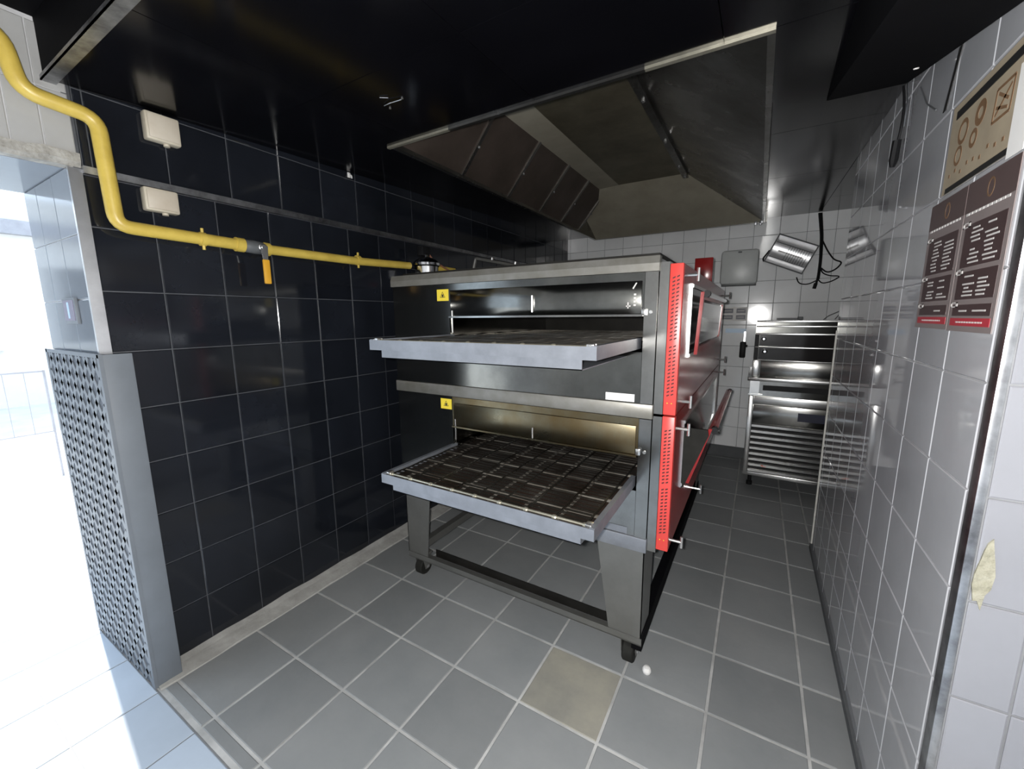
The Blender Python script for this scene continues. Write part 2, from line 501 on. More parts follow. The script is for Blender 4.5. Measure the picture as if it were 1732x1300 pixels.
# wall that faces the camera to the right of it
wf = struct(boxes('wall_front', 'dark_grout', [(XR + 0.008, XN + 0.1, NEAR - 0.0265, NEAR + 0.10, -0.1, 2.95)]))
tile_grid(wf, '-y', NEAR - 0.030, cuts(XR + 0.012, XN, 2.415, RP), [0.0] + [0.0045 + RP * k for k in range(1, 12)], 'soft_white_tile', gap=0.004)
# broken plaster patch
bm = bmesh.new()
pts = []
for k in range(14):
    a = 2 * math.pi * k / 14
    pts.append((XR + 0.026 + (0.012 + random.uniform(-0.004, 0.004)) * math.cos(a), NEAR - 0.0295, 0.912 + (0.068 + random.uniform(-0.016, 0.010)) * math.sin(a)))
bm_prism(bm, pts, (0, -0.004, 0))
obj('plaster_patch', bm, 'plaster', wf, label='yellowish patch of broken plaster')
# niche beyond, and the rest of the shop around the camera
struct(boxes('wall_niche', 'white_paint', [(XN, XN + 0.15, NEAR + 0.1, YB + 0.2, -0.1, 2.95)]))
struct(boxes('wall_rear', 'white_paint', [(-0.56, XN + 0.15, -2.85, -2.70, -0.1, 2.95)]))
struct(boxes('wall_shop', 'white_paint', [(XN, XN + 0.15, -2.70, NEAR + 0.1, -0.1, 2.95)]))

# ------------------------------------------------------------------ ceiling
HX0, HX1, HY0, HY1, HZ = 0.468, 1.916, 0.744, 3.44, 2.16
ce = struct(boxes('ceiling', 'matte_black', [(-0.1, XN + 0.15, -2.8, YB + 0.2, 2.80, 2.9)]))
def panel(x0, x1, y0, y1):
    g = 0.0015
    bm = bmesh.new()
    lo = [(x0 + g, y0 + g), (x1 - g, y0 + g), (x1 - g, y1 - g), (x0 + g, y1 - g)]
    bm_prism(bm, [(x, y, ceil_z(y)) for x, y in lo], (0, 0, 0.02))
    obj('panel', bm, 'ceiling_black', ce)
for a, b in ((0.012, 0.60), (0.60, 1.20), (1.20, 1.80), (1.80, XR)):
    panel(a, b, YS, 0.30); 
    panel(a, b, 0.30, HY0)
for a, b in ((HY0, 1.6), (1.6, 2.4), (2.4, 3.2), (3.2, YB)):
    panel(0.012, HX0, a, b)
    panel(HX1, XR, a, b)
    if b > WEND: panel(XR, XN, max(a, WEND), b)
panel(HX0, HX1, HY1, YB)
# the shop's own darker, higher ceiling and the edge between the two
struct(boxes('ceiling', 'matte_black', [(-0.004, XN, -2.7, YS - 0.004, 2.30, 2.34)]), 'dark ceiling over the doorway')
boxes('fascia', 'matte_black', [(-0.004, XR, YS - 0.004, YS + 0.008, ceil_z(YS) + 0.012, 2.34)], ce)
struct(boxes('trim_6', 'worn_aluminium', [(0.0, XR, YS - 0.012, YS + 0.022, ceil_z(YS) - 0.004, ceil_z(YS)), (0.0, XR, YS - 0.012, YS - 0.009, ceil_z(YS) - 0.004, ceil_z(YS) + 0.010)]), 'aluminium edge profile of the dropped black ceiling')

# sloping boxed-in run along the top of the right wall
bm = bmesh.new()
def sl(y): return 1.82 + 0.265 * y
pts = [(XR - 0.004, 0.10, sl(0.10)), (XR - 0.004, 1.335, sl(1.335)), (XR - 0.004, 1.335, ceil_z(1.335) - 0.002), (XR - 0.004, 0.10, ceil_z(0.10) - 0.002)]
bm_prism(bm, pts, (-0.22, 0, 0))
duct = tag(obj('boxed_duct', bm, 'matte_black'), 'sloping matte black boxing under the ceiling above the posters', 'duct')

lathe('screw', 'paper', [(0.007, 0), (0.006, 0.004)], (2.278, 1.041, sl(1.041) + 0.001), (0, 0.25, -1), duct, seg=8)
# ------------------------------------------------------------------ extractor hood
hd = thing('extractor_hood', 'large stainless extractor hood set into the black ceiling above the oven', 'hood', (1.16, 2.2, HZ))
FX, GX, TX, ZT = 0.704, 0.872, 1.387, 2.458
# rim
boxes('rim', 'hood_steel', [(HX0 - 0.02, HX0 + 0.006, HY0, HY1, HZ - 0.002, HZ + 0.16), (HX1 - 0.012, HX1 + 0.008, HY0, HY1, HZ - 0.002, HZ + 0.16),
                            (HX0 - 0.02, HX1 + 0.02, HY1, HY1 + 0.03, HZ - 0.002, HZ + 0.16)], hd)
for (xa, xb_, mm) in ((HX0 - 0.02, 0.80, 'brass_rod'), (0.80, 1.58, 'hood_steel'), (1.58, HX1 + 0.008, 'brass_rod')):
    boxes('front_edge', mm, [(xa, xb_, HY0 - 0.006, HY0 + 0.010, HZ - 0.010, HZ + 0.10)], hd)
# collector gutter band between filters and roof
bm = bmesh.new(); bm_prism(bm, [(FX, HY0, ZT - 0.005), (GX, HY0, ZT), (GX, HY0, ZT + 0.02), (FX, HY0, ZT + 0.02)], (0, HY1 - HY0, 0)); obj('gutter', bm, 'hood_end', hd)
# roof plate
boxes('roof_plate', 'hood_grease', [(GX, TX, HY0, 2.88, ZT, ZT + 0.015)], hd)
# end plate sloping down to the back
bm = bmesh.new(); bm_prism(bm, [(HX0, 2.835, ZT), (HX1, 2.835, ZT), (HX1, HY1, HZ), (HX0, HY1, HZ)], (0, 0.012, 0.012)); obj('end_plate', bm, 'hood_end', hd)
bm = bmesh.new(); bm_prism(bm, [(TX, HY0, ZT), (HX1, HY0, HZ), (HX1, HY1, HZ), (TX, 2.86, ZT)], (0.01, 0, 0.012)); obj('side_plate', bm, 'hood_steel', hd)
boxes('front_plate', 'hood_steel', [(HX0, HX1, HY0 + 0.008, HY0 + 0.02, HZ, ZT + 0.01)], hd)
# angle rail with bolts
rl = boxes('rail', 'hood_steel', [(TX - 0.028, TX + 0.012, HY0, 2.93, ZT - 0.022, ZT)], hd)
for y in (1.53, 2.08, 2.57, 2.83):
    lathe('bolt', 'bright_steel', [(0.011, 0), (0.011, 0.008), (0.006, 0.012)], (TX - 0.01, y, ZT - 0.022), (0, 0, -1), rl, seg=8)
for (x, y) in ((1.86, 3.385), (1.895, 3.40), (1.905, 3.33)):
    boxes('cable_clamp', 'worn_aluminium', [(x - 0.012, x + 0.008, y - 0.012, y + 0.012, HZ - 0.030, HZ - 0.002)], hd, bevel=0.003)
# grease filters leaning from the rim to the gutter
fy = [HY0 + 0.03, 1.258, 1.744, 2.196, 2.59, 2.975]
def on_slope(y, t, off=0.0):
    n = Vector((ZT - HZ - 0.01, 0, -(FX - HX0)))
    n.normalize()
    p = Vector((HX0 + 0.005 + (FX - HX0) * t, y, HZ + 0.015 + (ZT - HZ - 0.015) * t))
    return p + n * off
for i in range(5):
    a, b = fy[i] + 0.012, fy[i + 1] - 0.012
    bm = bmesh.new(); bm_prism(bm, [on_slope(a, 0), on_slope(b, 0), on_slope(b, 1), on_slope(a, 1)], (-0.012, 0, 0.010))
    obj('filter', bm, 'filter', hd)
for y in fy[1:]:
    bm = bmesh.new(); bm_prism(bm, [on_slope(y - 0.011, 0, 0.006), on_slope(y + 0.011, 0, 0.006), on_slope(y + 0.011, 1, 0.006), on_slope(y - 0.011, 1, 0.006)], (-0.012, 0, 0.010))
    dv = obj('filter_divider', bm, 'hood_steel', hd)
    bm = bmesh.new(); p = on_slope(y, 0.45, 0.008); bm_lathe(bm, [(0.008, 0), (0.008, 0.008), (0.004, 0.012)], p, (0.75, 0, -0.6), 8); obj('clip', bm, 'bright_steel', dv)

# ------------------------------------------------------------------ conveyor oven
XL, XRo, YF, YBK = 0.392, 1.645, 0.78, 2.60
ov = thing('conveyor_oven', 'double-deck stainless conveyor oven with red control side, on a wheeled stand', 'oven', (1.03, 1.6, 0.0))

def deck(zb, zt_, ztray, zo, top_band):
    """zb..zt_ shell, tray level, top of the opening"""
    zin = ztray - 0.05
    # shell round the tunnel
    sh = boxes('deck_shell', 'dark_steel', [(XL, XRo, YF + 0.012, YBK, zb, zin), (XL, XRo, YF + 0.012, YBK, zo + 0.002, zt_),
                                       (XL, 0.748, YF + 0.012, YBK, zin, zo + 0.002), (1.600, XRo, YF + 0.012, YBK, zin, zo + 0.002)], ov)
    boxes('tunnel_end', 'interior', [(0.748, 1.600, 1.75, 1.77, zin, zo + 0.002)], sh)
    return sh

def front_parts(z0, z1, zo, ztray, upper):
    y = YF
    # left blank panel, strip behind the tray, frame post
    boxes('left_panel', 'dark_steel', [(XL, 0.742, y, y + 0.012, z0, z1)], ov)
    boxes('lower_panel', 'dark_steel' if upper else 'steel', [(0.742, 1.600, y, y + 0.012, z0, ztray - 0.048)], ov)
    boxes('frame_post', 'steel', [(1.602, XRo, y - 0.004, y + 0.012, z0, z1)], ov)
    dp = boxes('door_panel', 'dark_steel' if upper else 'sooty_steel', [(0.742, 1.600, y, y + 0.012, zo, z1)], ov)
    boxes('raised_panel', 'dark_steel' if upper else 'sooty_steel', [(0.752, 1.592, y - 0.006, y, zo + 0.006, z1 - 0.028)], dp, bevel=0.002)
    boxes('edge_lip', 'steel' if upper else 'sooty_steel', [(0.745, 1.598, y - 0.012, y, zo - 0.002, zo + 0.005)], dp)
    return dp

# lower deck
deck(0.52, 1.035, 0.805, 0.892, False)
dp = front_parts(0.577, 1.033, 0.892, 0.805, False)
boxes('bottom_band', 'lip_steel', [(XL - 0.002, XRo + 0.002, YF - 0.006, YF + 0.012, 0.520, 0.576)], ov, bevel=0.003)
# upper deck
deck(1.037, 1.590, 1.320, 1.398, True)
dpu = front_parts(1.090, 1.545, 1.398, 1.320, True)
boxes('middle_band', 'band_steel', [(XL - 0.004, XRo + 0.002, YF - 0.008, YF + 0.012, 1.036, 1.0885)], ov, bevel=0.003)
bm = bmesh.new()
bm_prism(bm, [(XL - 0.004, YF - 0.010, 1.546), (XL - 0.004, YF - 0.010, 1.572), (XL - 0.004, YF - 0.002, 1.597), (XL - 0.004, YF + 0.03, 1.597), (XL - 0.004, YF + 0.012, 1.546)], (XRo - XL + 0.006, 0, 0))
obj('top_band', bm, 'band_steel', ov)
boxes('top_plate', 'interior', [(XL + 0.02, XRo - 0.01, YF + 0.05, YBK - 0.02, 1.590, 1.612)], ov)

# pins and latches on the fronts
for (x, za, zb_, yy) in ((0.762, 1.330, 1.428, YF - 0.006), (1.170, 1.416, 1.480, YF - 0.012)):
    tube('pin', 'bright_steel', [(x, yy, za), (x, yy, zb_)], 0.004, ov, seg=6)
for (x, za, zb_, yy) in ((0.762, 0.832, 0.93, YF - 0.006), (1.172, 0.900, 0.945, YF - 0.012)):
    tube('pin', 'bright_steel', [(x, yy, za), (x, yy, zb_)], 0.004, ov, seg=6)
for z in (1.411, 0.912):
    boxes('latch', 'bright_steel', [(1.596, 1.612, YF - 0.016, YF - 0.004, z - 0.012, z + 0.012)], ov, bevel=0.002)
    lathe('screw', 'bright_steel', [(0.006, 0), (0.006, 0.004)], (1.625, YF - 0.004, z), (0, -1, 0), ov, seg=8)
# tiny mounting holes / marks top right of the upper panel
mk = bmesh.new()
for i in range(4):
    bm_box(mk, 1.566, 1.574, YF - 0.0072, YF - 0.006, 1.432 + i * 0.012, 1.438 + i * 0.012)
bm_box(mk, 1.540, 1.556, YF - 0.0072, YF - 0.006, 1.430, 1.434); bm_box(mk, 1.545, 1.549, YF - 0.0072, YF - 0.006, 1.424, 1.445)
bm_prism(mk, [(1.560, YF - 0.006, 1.492), (1.564, YF - 0.006, 1.489), (1.576, YF - 0.006, 1.510), (1.572, YF - 0.006, 1.511)], (0, -0.0012, 0))
obj('scuff_mark', mk, 'ink_white', dpu)

# warning stickers
def sticker(x0, x1, z0, z1, parent):
    s = boxes('warning_sticker', 'sticker_yellow', [(x0, x1, YF - 0.0022, YF, z0, z1)], parent, label='yellow warning sticker')
    cx, cz = (x0 + x1) / 2, (z0 + z1) / 2; r = (z1 - z0) * 0.34
    bm = bmesh.new()
    T = [(cx + r * 1.02 * math.sin(a), cz - r * 0.12 + r * 1.02 * math.cos(a)) for a in (0, 2.094, 4.189)]
    for i in range(3):
        a, b = Vector(T[i]), Vector(T[(i + 1) % 3])
        c = Vector((cx, cz - r * 0.12)); k = 0.20
        ai, bi = a.lerp(c, k), b.lerp(c, k)
        bm_prism(bm, [(a.x, YF - 0.0022, a.y), (b.x, YF - 0.0022, b.y), (bi.x, YF - 0.0022, bi.y), (ai.x, YF - 0.0022, ai.y)], (0, -0.0006, 0))
    for dx in (-0.16, 0.02, 0.20):
        bm_box(bm, cx + dx * r - 0.0016, cx + dx * r + 0.0016, YF - 0.0028, YF - 0.0022, cz - 0.38 * r, cz + 0.18 * r)
    bm_box(bm, cx - 0.35 * r, cx + 0.4 * r, YF - 0.0028, YF - 0.0022, cz - 0.50 * r, cz - 0.40 * r)
    obj('warning_symbol', bm, 'print_black', s)
sticker(0.674, 0.740, 1.472, 1.523, ov)
sticker(0.674, 0.738, 0.972, 1.021, ov)
boxes('data_plate', 'paper', [(1.475, 1.581, YF - 0.002, YF, 1.092, 1.120)], ov, label='small cream data plate')
boxes('data_plate', 'lip_steel', [(1.468, 1.574, YF - 0.002, YF, 0.580, 0.606)], ov, label='small silver data plate')

# conveyor trays
def conveyor(zt, yfr):
    x0, x1 = 0.735, 1.592
    y1 = YF + 0.9
    tr_ = boxes('conveyor_frame', 'lip_steel', [(x0, x1, yfr, yfr + 0.004, zt - 0.036, zt), (x0, x0 + 0.016, yfr + 0.004, YF + 0.02, zt - 0.036, zt + 0.002),
                                          (x1 - 0.016, x1, yfr + 0.004, YF + 0.02, zt - 0.036, zt + 0.002), (x0 + 0.016, x1 - 0.016, yfr + 0.004, yfr + 0.02, zt - 0.036, zt - 0.033)], ov)
    boxes('crumb_tray', 'lip_steel', [(x0 + 0.045, x1 - 0.045, yfr + 0.014, yfr + 0.018, zt - 0.066, zt - 0.034),
                                   (x0 + 0.045, x1 - 0.045, yfr + 0.014, YF, zt - 0.066, zt - 0.063)], tr_)
    boxes('pan', 'pan', [(x0 + 0.016, x1 - 0.016, yfr + 0.006, y1, zt - 0.030, zt - 0.024)], tr_)
    # cross supports seen through the mesh
    sb = bmesh.new()
    for k in range(5):
        yy = yfr + 0.10 + k * 0.125
        bm_box(sb, x0 + 0.016, x1 - 0.016, yy, yy + 0.008, zt - 0.016, zt - 0.008)
    for k in range(6):
        xx = x0 + 0.09 + k * 0.128
        bm_box(sb, xx, xx + 0.005, yfr + 0.03, y1, zt - 0.014, zt - 0.007)
    obj('support_bars', sb, 'grid_bar', tr_, kind='stuff')
    # wire belt
    bm = bmesh.new()
    y = yfr + 0.030; k = 0
    xs = [x0 + 0.034 + i * (x1 - x0 - 0.068) / 8 for i in range(9)]
    while y < y1:
        r = 0.0012
        zz = zt - 0.004 + 0.0012 * math.sin(y * 37)
        for i in range(8):
            q = 0.0045 if (i + k) % 2 else 0.0
            bm_box(bm, xs[i] + 0.003, xs[i + 1] - 0.003, y + q - r, y + q + r, zz - r, zz + r)
        for x in xs:
            bm_box(bm, x - 0.003, x - 0.0006, y - 0.0065, y + 0.0065, zz - r, zz + 0.0016)
            bm_box(bm, x + 0.0012, x + 0.0034, y - 0.0065, y + 0.0065, zz - r, zz + 0.0016)
        y += 0.0127; k += 1
    obj('wire_belt', bm, 'belt', tr_, kind='stuff')
    tube('shaft', 'brass_rod', [(x0 + 0.02, yfr + 0.022, zt - 0.003), (x1 - 0.02, yfr + 0.022, zt - 0.003)], 0.0042, tr_, seg=8)
    for i in range(9):
        x = xs[i]
        lathe('sprocket', 'brass_rod', [(0.0062, -0.007), (0.0078, -0.003), (0.0078, 0.003), (0.0062, 0.007)], (x, yfr + 0.022, zt - 0.004), (1, 0, 0), tr_, seg=8)
    for x in (x0 + 0.022, x1 - 0.022):
        boxes('bearing', 'bright_steel', [(x - 0.010, x + 0.010, yfr + 0.010, yfr + 0.036, zt - 0.012, zt + 0.006)], tr_, bevel=0.002)
    return tr_
conveyor(0.805, 0.347)
conveyor(1.320, 0.330)

# red control side
XS = 1.720
boxes('side_post', 'steel', [(XRo + 0.002, 1.678, YF + 0.006, YBK, 0.53, 1.047), (XRo + 0.002, 1.678, YF + 0.006, YBK, 1.056, 1.575)], ov)
for (z0, z1, zd) in ((0.545, 1.050, 0.73), (1.056, 1.568, 1.25)):
    hs_ = boxes('control_housing', 'red_gloss', [(1.679, XS, YF + 0.035, YBK + 0.02, z0, z1)], ov)
    fp = boxes('vent_panel', 'red_paint', [(1.679, XS + 0.001, YF + 0.005, YF + 0.036, z0, z1)], ov, bevel=0.0025, label='bright red perforated vent panel')
    # perforations as raised dark slots, hole shade put into colour, three slanted columns
    bm = bmesh.new()
    h = z1 - z0
    zz = z0 + 0.065; r_ = 0
    while zz < z1 - 0.05:
        for c_ in range(2):
            x = 1.6885 + c_ * 0.0135
            zc = zz + (c_ * 0.004)
            if 0.47 < (zz - z0) / h < 0.495: continue
            bm_prism(bm, [(x, YF + 0.005, zc), (x + 0.0085, YF + 0.005, zc + 0.0040), (x + 0.0085, YF + 0.005, zc + 0.0090), (x, YF + 0.005, zc + 0.0050)], (0, -0.0006, 0))
        zz += 0.0128
    obj('perforation_shade', bm, 'slot_shade', fp, kind='stuff')
    for i in range(2):
        lathe('rivet', 'sticker_yellow', [(0.0022, 0), (0.0015, 0.001)], (1.692 + i * 0.014, YF + 0.005, z0 + 0.042), (0, -1, 0), fp, seg=6)
    # recessed window frame on the side
    zt = zd + 0.255
    wf_ = boxes('window_frame', 'bright_steel', [(XS, XS + 0.0055, 0.988, 0.997, zd - 0.01, zt + 0.01), (XS, XS + 0.008, 0.997, 2.36, zt - 0.004, zt + 0.008),
                                           (XS, XS + 0.008, 0.997, 2.36, zd - 0.008, zd + 0.004), (XS, XS + 0.010, 2.35, 2.37, zd, zt)], hs_)
    boxes('window_glass', 'glass_dark', [(XS, XS + 0.003, 0.997, 2.35, zd + 0.004, zt - 0.004)], hs_)
    # hinged door standing ajar
    tilt = 0.072 if zd < 1 else 0.012
    def dpt(y, t, off=0.0): return Vector((XS + 0.018 + tilt * t + off, y, zd + (zt - 0.02 - zd) * t))
    bm = bmesh.new()
    ya, yb_ = 1.02, 2.02
    for (u0, u1, t0, t1) in ((ya, ya + 0.03, 0, 1), (yb_ - 0.03, yb_, 0, 1), (ya + 0.03, yb_ - 0.03, 0, 0.12), (ya + 0.03, yb_ - 0.03, 0.88, 1)):
        bm_prism(bm, [dpt(u0, t0), dpt(u1, t0), dpt(u1, t1), dpt(u0, t1)], (0.012, 0, 0))
    dr = obj('door', bm, 'red_gloss', hs_)
    bm = bmesh.new(); bm_prism(bm, [dpt(ya + 0.05, 0.16, 0.004), dpt(yb_ - 0.05, 0.16, 0.004), dpt(yb_ - 0.05, 0.84, 0.004), dpt(ya + 0.05, 0.84, 0.004)], (0.004, 0, 0)); obj('door_pane', bm, 'glass_dark' if zd < 1 else 'chrome', hs_)
    pa, pb = dpt(ya + 0.02, 0.97, 0.020), dpt(yb_ - 0.02, 0.97, 0.020)
    tube('handle_bar', 'red_gloss' if zd < 1 else 'chrome', [pa, pb], 0.011, hs_, seg=12)
    for p in (pa, pb):
        tube('handle_cap', 'black_plastic', [p - Vector((0, 0.014, 0)), p + Vector((0, 0.014, 0))], 0.0135, hs_, seg=12)
    if zd < 1:
        bm = bmesh.new(); bm_prism(bm, [(XS + 0.004, 1.004, zd - 0.02), (XS + 0.014, 1.004, zd - 0.01), (XS + 0.092, 1.004, zt - 0.045), (XS + 0.088, 1.004, zt - 0.022), (XS + 0.004, 1.004, zt - 0.022)], (0, 0.010, 0))
        obj('door_arm', bm, 'rubber', hs_)
# T-headed clamping screws
def tscrew(y, z):
    s = tube('clamp_screw', 'bright_steel', [(XS - 0.002, y, z), (XS + 0.040, y, z)], 0.0055, ov, seg=8)
    tube('screw_head', 'bright_steel', [(XS + 0.040, y, z - 0.022), (XS + 0.040, y, z + 0.022)], 0.0055, s, seg=8)
for z in (0.570, 1.000, 1.100, 1.532):
    tscrew(0.835, z)
for z in (0.570, 1.000, 1.090, 1.532):
    tscrew(2.560, z)
tscrew(1.42, 0.555)

# stand
st_y0, st_y1 = 0.785, 2.55
def leg(x_out0, x_in0, x_out1, x_in1, yfront, s):
    bm = bmesh.new()
    zt_, zb_ = 0.520, 0.152
    # front sheet
    bm_prism(bm, [(x_out0, yfront, zt_), (x_in0, yfront, zt_), (x_in1, yfront, zb_), (x_out1, yfront, zb_)], (0, 0.004 * s, 0))
    # side sheet
    bm_prism(bm, [(x_out0, yfront, zt_), (x_out0, yfront + 0.17 * s, zt_), (x_out1, yfront + 0.13 * s, zb_), (x_out1, yfront, zb_)], (0.004 if x_out0 < x_in0 else -0.004, 0, 0))
    return obj('leg', bm, 'leg_steel', ov)
leg(1.640, 1.456, 1.642, 1.512, st_y0, 1)
leg(0.402, 0.570, 0.404, 0.540, st_y0, 1)
leg(1.640, 1.456, 1.642, 1.512, st_y1, -1)
leg(0.402, 0.570, 0.404, 0.540, st_y1, -1)
boxes('front_beam', 'leg_steel', [(0.404, 1.645, st_y0 - 0.004, st_y0 + 0.000, 0.124, 0.152), (0.404, 1.645, st_y0 - 0.004, st_y0 + 0.055, 0.122, 0.126)], ov)
boxes('channel', 'interior', [(0.55, 1.505, st_y0 + 0.052, st_y0 + 0.056, 0.13, 0.172)], ov)
boxes('rear_beam', 'interior', [(0.446, 1.604, st_y1 - 0.05, st_y1 - 0.006, 0.126, 0.168)], ov)
boxes('side_beam', 'matte_black', [(1.606, 1.645, st_y0 + 0.002, st_y1, 0.095, 0.168)], ov)
boxes('side_beam', 'leg_steel', [(0.404, 0.444, st_y0 + 0.002, st_y1, 0.126, 0.168)], ov)
# casters
def caster(x, y):
    c = boxes('caster', 'leg_steel', [(x - 0.036, x + 0.036, y - 0.036, y + 0.036, 0.114, 0.126)], ov)
    bm = bmesh.new()
    for s in (-1, 1):
        bm_prism(bm, [(x + s * 0.028, y - 0.034, 0.114), (x + s * 0.028, y + 0.030, 0.114), (x + s * 0.028, y + 0.016, 0.036), (x + s * 0.028, y - 0.016, 0.036)], (0.003 * s, 0, 0))
    obj('fork', bm, 'leg_steel', c)
    lathe('wheel', 'rubber', [(0.042, -0.023), (0.047, -0.018), (0.047, 0.018), (0.042, 0.023)], (x, y, 0.0472), (1, 0, 0), c, seg=20)
    lathe('axle', 'bright_steel', [(0.009, -0.034), (0.009, 0.034)], (x, y, 0.047), (1, 0, 0), c, seg=8)
for (x, y) in ((1.590, 0.835), (0.448, 0.845), (1.590, 2.48), (0.448, 2.48)):
    caster(x, y)

# bent bracket standing on the oven's roof
br = thing('bracket', 'bent grey steel bracket with two bolts standing on the oven roof', 'bracket', (0.50, 1.6, 1.612))
tube('bent_rod', 'leg_steel', [(0.425, 1.42, 1.616), (0.42, 1.42, 1.70), (0.435, 1.42, 1.752), (0.84, 1.44, 1.662)], 0.0095, br, seg=8, bend=0.012)
boxes('foot_plate', 'leg_steel', [(0.415, 0.50, 1.40, 1.44, 1.612, 1.622)], br)
for (x, z) in ((0.55, 1.734), (0.71, 1.698)):
    lathe('bolt', 'bright_steel', [(0.009, 0), (0.009, 0.014), (0.004, 0.017)], (x, 1.425, z), (0.2, 0, 1), br, seg=8)

# red box at the far end of the oven's roof
rb = thing('control_box', 'small dark red metal box at the far end of the oven roof', 'box', (1.60, 2.40, 1.612))
boxes('body', 'red_gloss', [(1.545, 1.655, 2.38, 2.46, 1.612, 1.775)], rb, bevel=0.004)
boxes('lid', 'red_gloss', [(1.552, 1.648, 2.374, 2.380, 1.619, 1.768)], rb, bevel=0.002)

# white knob lying by the front caster
kb = thing('floor_knob', 'small round white knob lying on the floor by the front caster', 'knob', (1.668, 0.80, 0.0))
lathe('ball', 'paper', [(0.004, 0.0), (0.013, 0.002), (0.017, 0.010), (0.017, 0.018), (0.012, 0.027), (0.003, 0.030)], (1.668, 0.80, 0.0), (0, 0, 1), kb, seg=16)
lathe('stem', 'paper', [(0.005, 0), (0.005, 0.014)], (1.668, 0.80, 0.013), (-0.8, 0.5, 0.1), kb, seg=8)

# ------------------------------------------------------------------ gas line on the left wall
gp = thing('gas_pipe', 'thick yellow gas pipe bending down past the doorway and along the black wall', 'pipe', (0.07, 0.2, 1.70))
R = 0.0225
PX = 0.058
tube('pipe', 'yellow_paint', [(PX, -0.56, 2.245), (PX, -0.312, 2.195), (PX, -0.290, 2.058), (PX, -0.130, 2.040), (PX, -0.122, 1.712), (PX, 0.262, 1.704)], R, gp, seg=16, bend=0.042)
tube('pipe', 'yellow_paint', [(PX, 0.372, 1.700), (PX, 0.86, 1.702), (PX + 0.01, 1.232, 1.715)], R * 0.93, gp, seg=16, bend=0.05)
tube('collar', 'yellow_paint', [(PX, 0.246, 1.7042), (PX, 0.277, 1.7038)], R * 1.28, gp, seg=16)
tube('collar', 'yellow_paint', [(PX, 0.362, 1.7002), (PX, 0.382, 1.700)], R * 1.25, gp, seg=16)
vb = lathe('valve_body', 'slate', [(0.018, 0.0), (0.026, 0.012), (0.028, 0.045), (0.026, 0.078), (0.018, 0.09)], (PX, 0.274, 1.7035), (0, 1, -0.03), gp, seg=16)
lathe('spindle', 'bright_steel', [(0.017, 0), (0.017, 0.012), (0.010, 0.016), (0.010, 0.022)], (PX + 0.024, 0.338, 1.701), (1, 0, 0), vb, seg=14)
bm = bmesh.new()
hx = PX + 0.040
bm_prism(bm, [(hx, 0.322, 1.706), (hx, 0.354, 1.706), (hx, 0.350, 1.640), (hx, 0.332, 1.640)], (0.004, 0, 0))
obj('handle_root', bm, 'bright_steel', vb)
bm = bmesh.new()
bm_rbox(bm, hx - 0.004, hx + 0.008, 0.327, 0.355, 1.548, 1.650, r=0.004, seg=2)
obj('lever', bm, 'orange', vb, smooth=True, label='orange yellow valve lever')
for y in (0.128, 0.855):
    cl = tube('pipe_clip', 'yellow_paint', [(PX, y - 0.009, 1.706), (PX, y + 0.009, 1.706)], R * 1.16, gp, seg=16)
    for s in (-1, 1):
        tube('clip_screw', 'yellow_paint', [(PX + 0.004, y, 1.706 + s * 0.020), (PX + 0.004, y, 1.706 + s * 0.040)], 0.0055, cl, seg=8)
    boxes('wall_stud', 'worn_aluminium', [(0.002, PX - 0.020, y - 0.006, y + 0.006, 1.700, 1.712)], cl)
rg = thing('gas_regulator', 'steel dome-shaped gas regulator with a black cap at the end of the yellow pipe', 'regulator', (0.10, 1.31, 1.70))
lathe('body', 'chrome', [(0.058, -0.070), (0.072, -0.062), (0.074, 0.0), (0.084, 0.008), (0.084, 0.022), (0.068, 0.040), (0.042, 0.054), (0.018, 0.060), (0.014, 0.074)], (0.12, 1.328, 1.712), (0, 0, 1), rg, seg=28)
boxes('cap', 'black_plastic', [(0.075, 0.125, 1.295, 1.36, 1.780, 1.838)], rg, bevel=0.006)
tube('copper_tube', 'copper', [(0.10, 1.36, 1.81), (0.11, 1.40, 1.765), (0.13, 1.47, 1.728), (0.15, 1.53, 1.700)], 0.006, rg, seg=8, bend=0.03)
ob = tube('outlet_pipe', 'yellow_paint', [(0.10, 1.38, 1.716), (0.12, 1.60, 1.712)], R * 0.9, rg, seg=14)
lathe('outlet_nut', 'worn_aluminium', [(0.026, 0), (0.026, 0.03)], (0.10, 1.60, 1.712), (0, 1, 0), rg, seg=6)

# junction boxes
def jbox(y0, y1, z0, z1, x, label):
    t = thing('junction_box', label, 'junction box', (x, (y0 + y1) / 2, z0), 'cream junction boxes on the black wall')
    boxes('body', 'cream', [(x, x + 0.036, y0, y1, z0, z1)], t, bevel=0.007)
    boxes('lid', 'cream_lid', [(x + 0.034, x + 0.0395, y0 + 0.008, y1 - 0.008, z0 + 0.008, z1 - 0.008)], t, bevel=0.002)
    lathe('cable_gland', 'cream', [(0.010, 0), (0.010, 0.010)], (x + 0.018, (y0 + y1) / 2 + 0.01, z0 + 0.002), (0, 0, -1), t, seg=10)
jbox(0.000, 0.104, 2.030, 2.124, 0.012, 'cream junction box right under the ceiling, higher of two')
jbox(-0.028, 0.076, 1.787, 1.868, 0.0, 'cream junction box below the wall rail, lower of two')
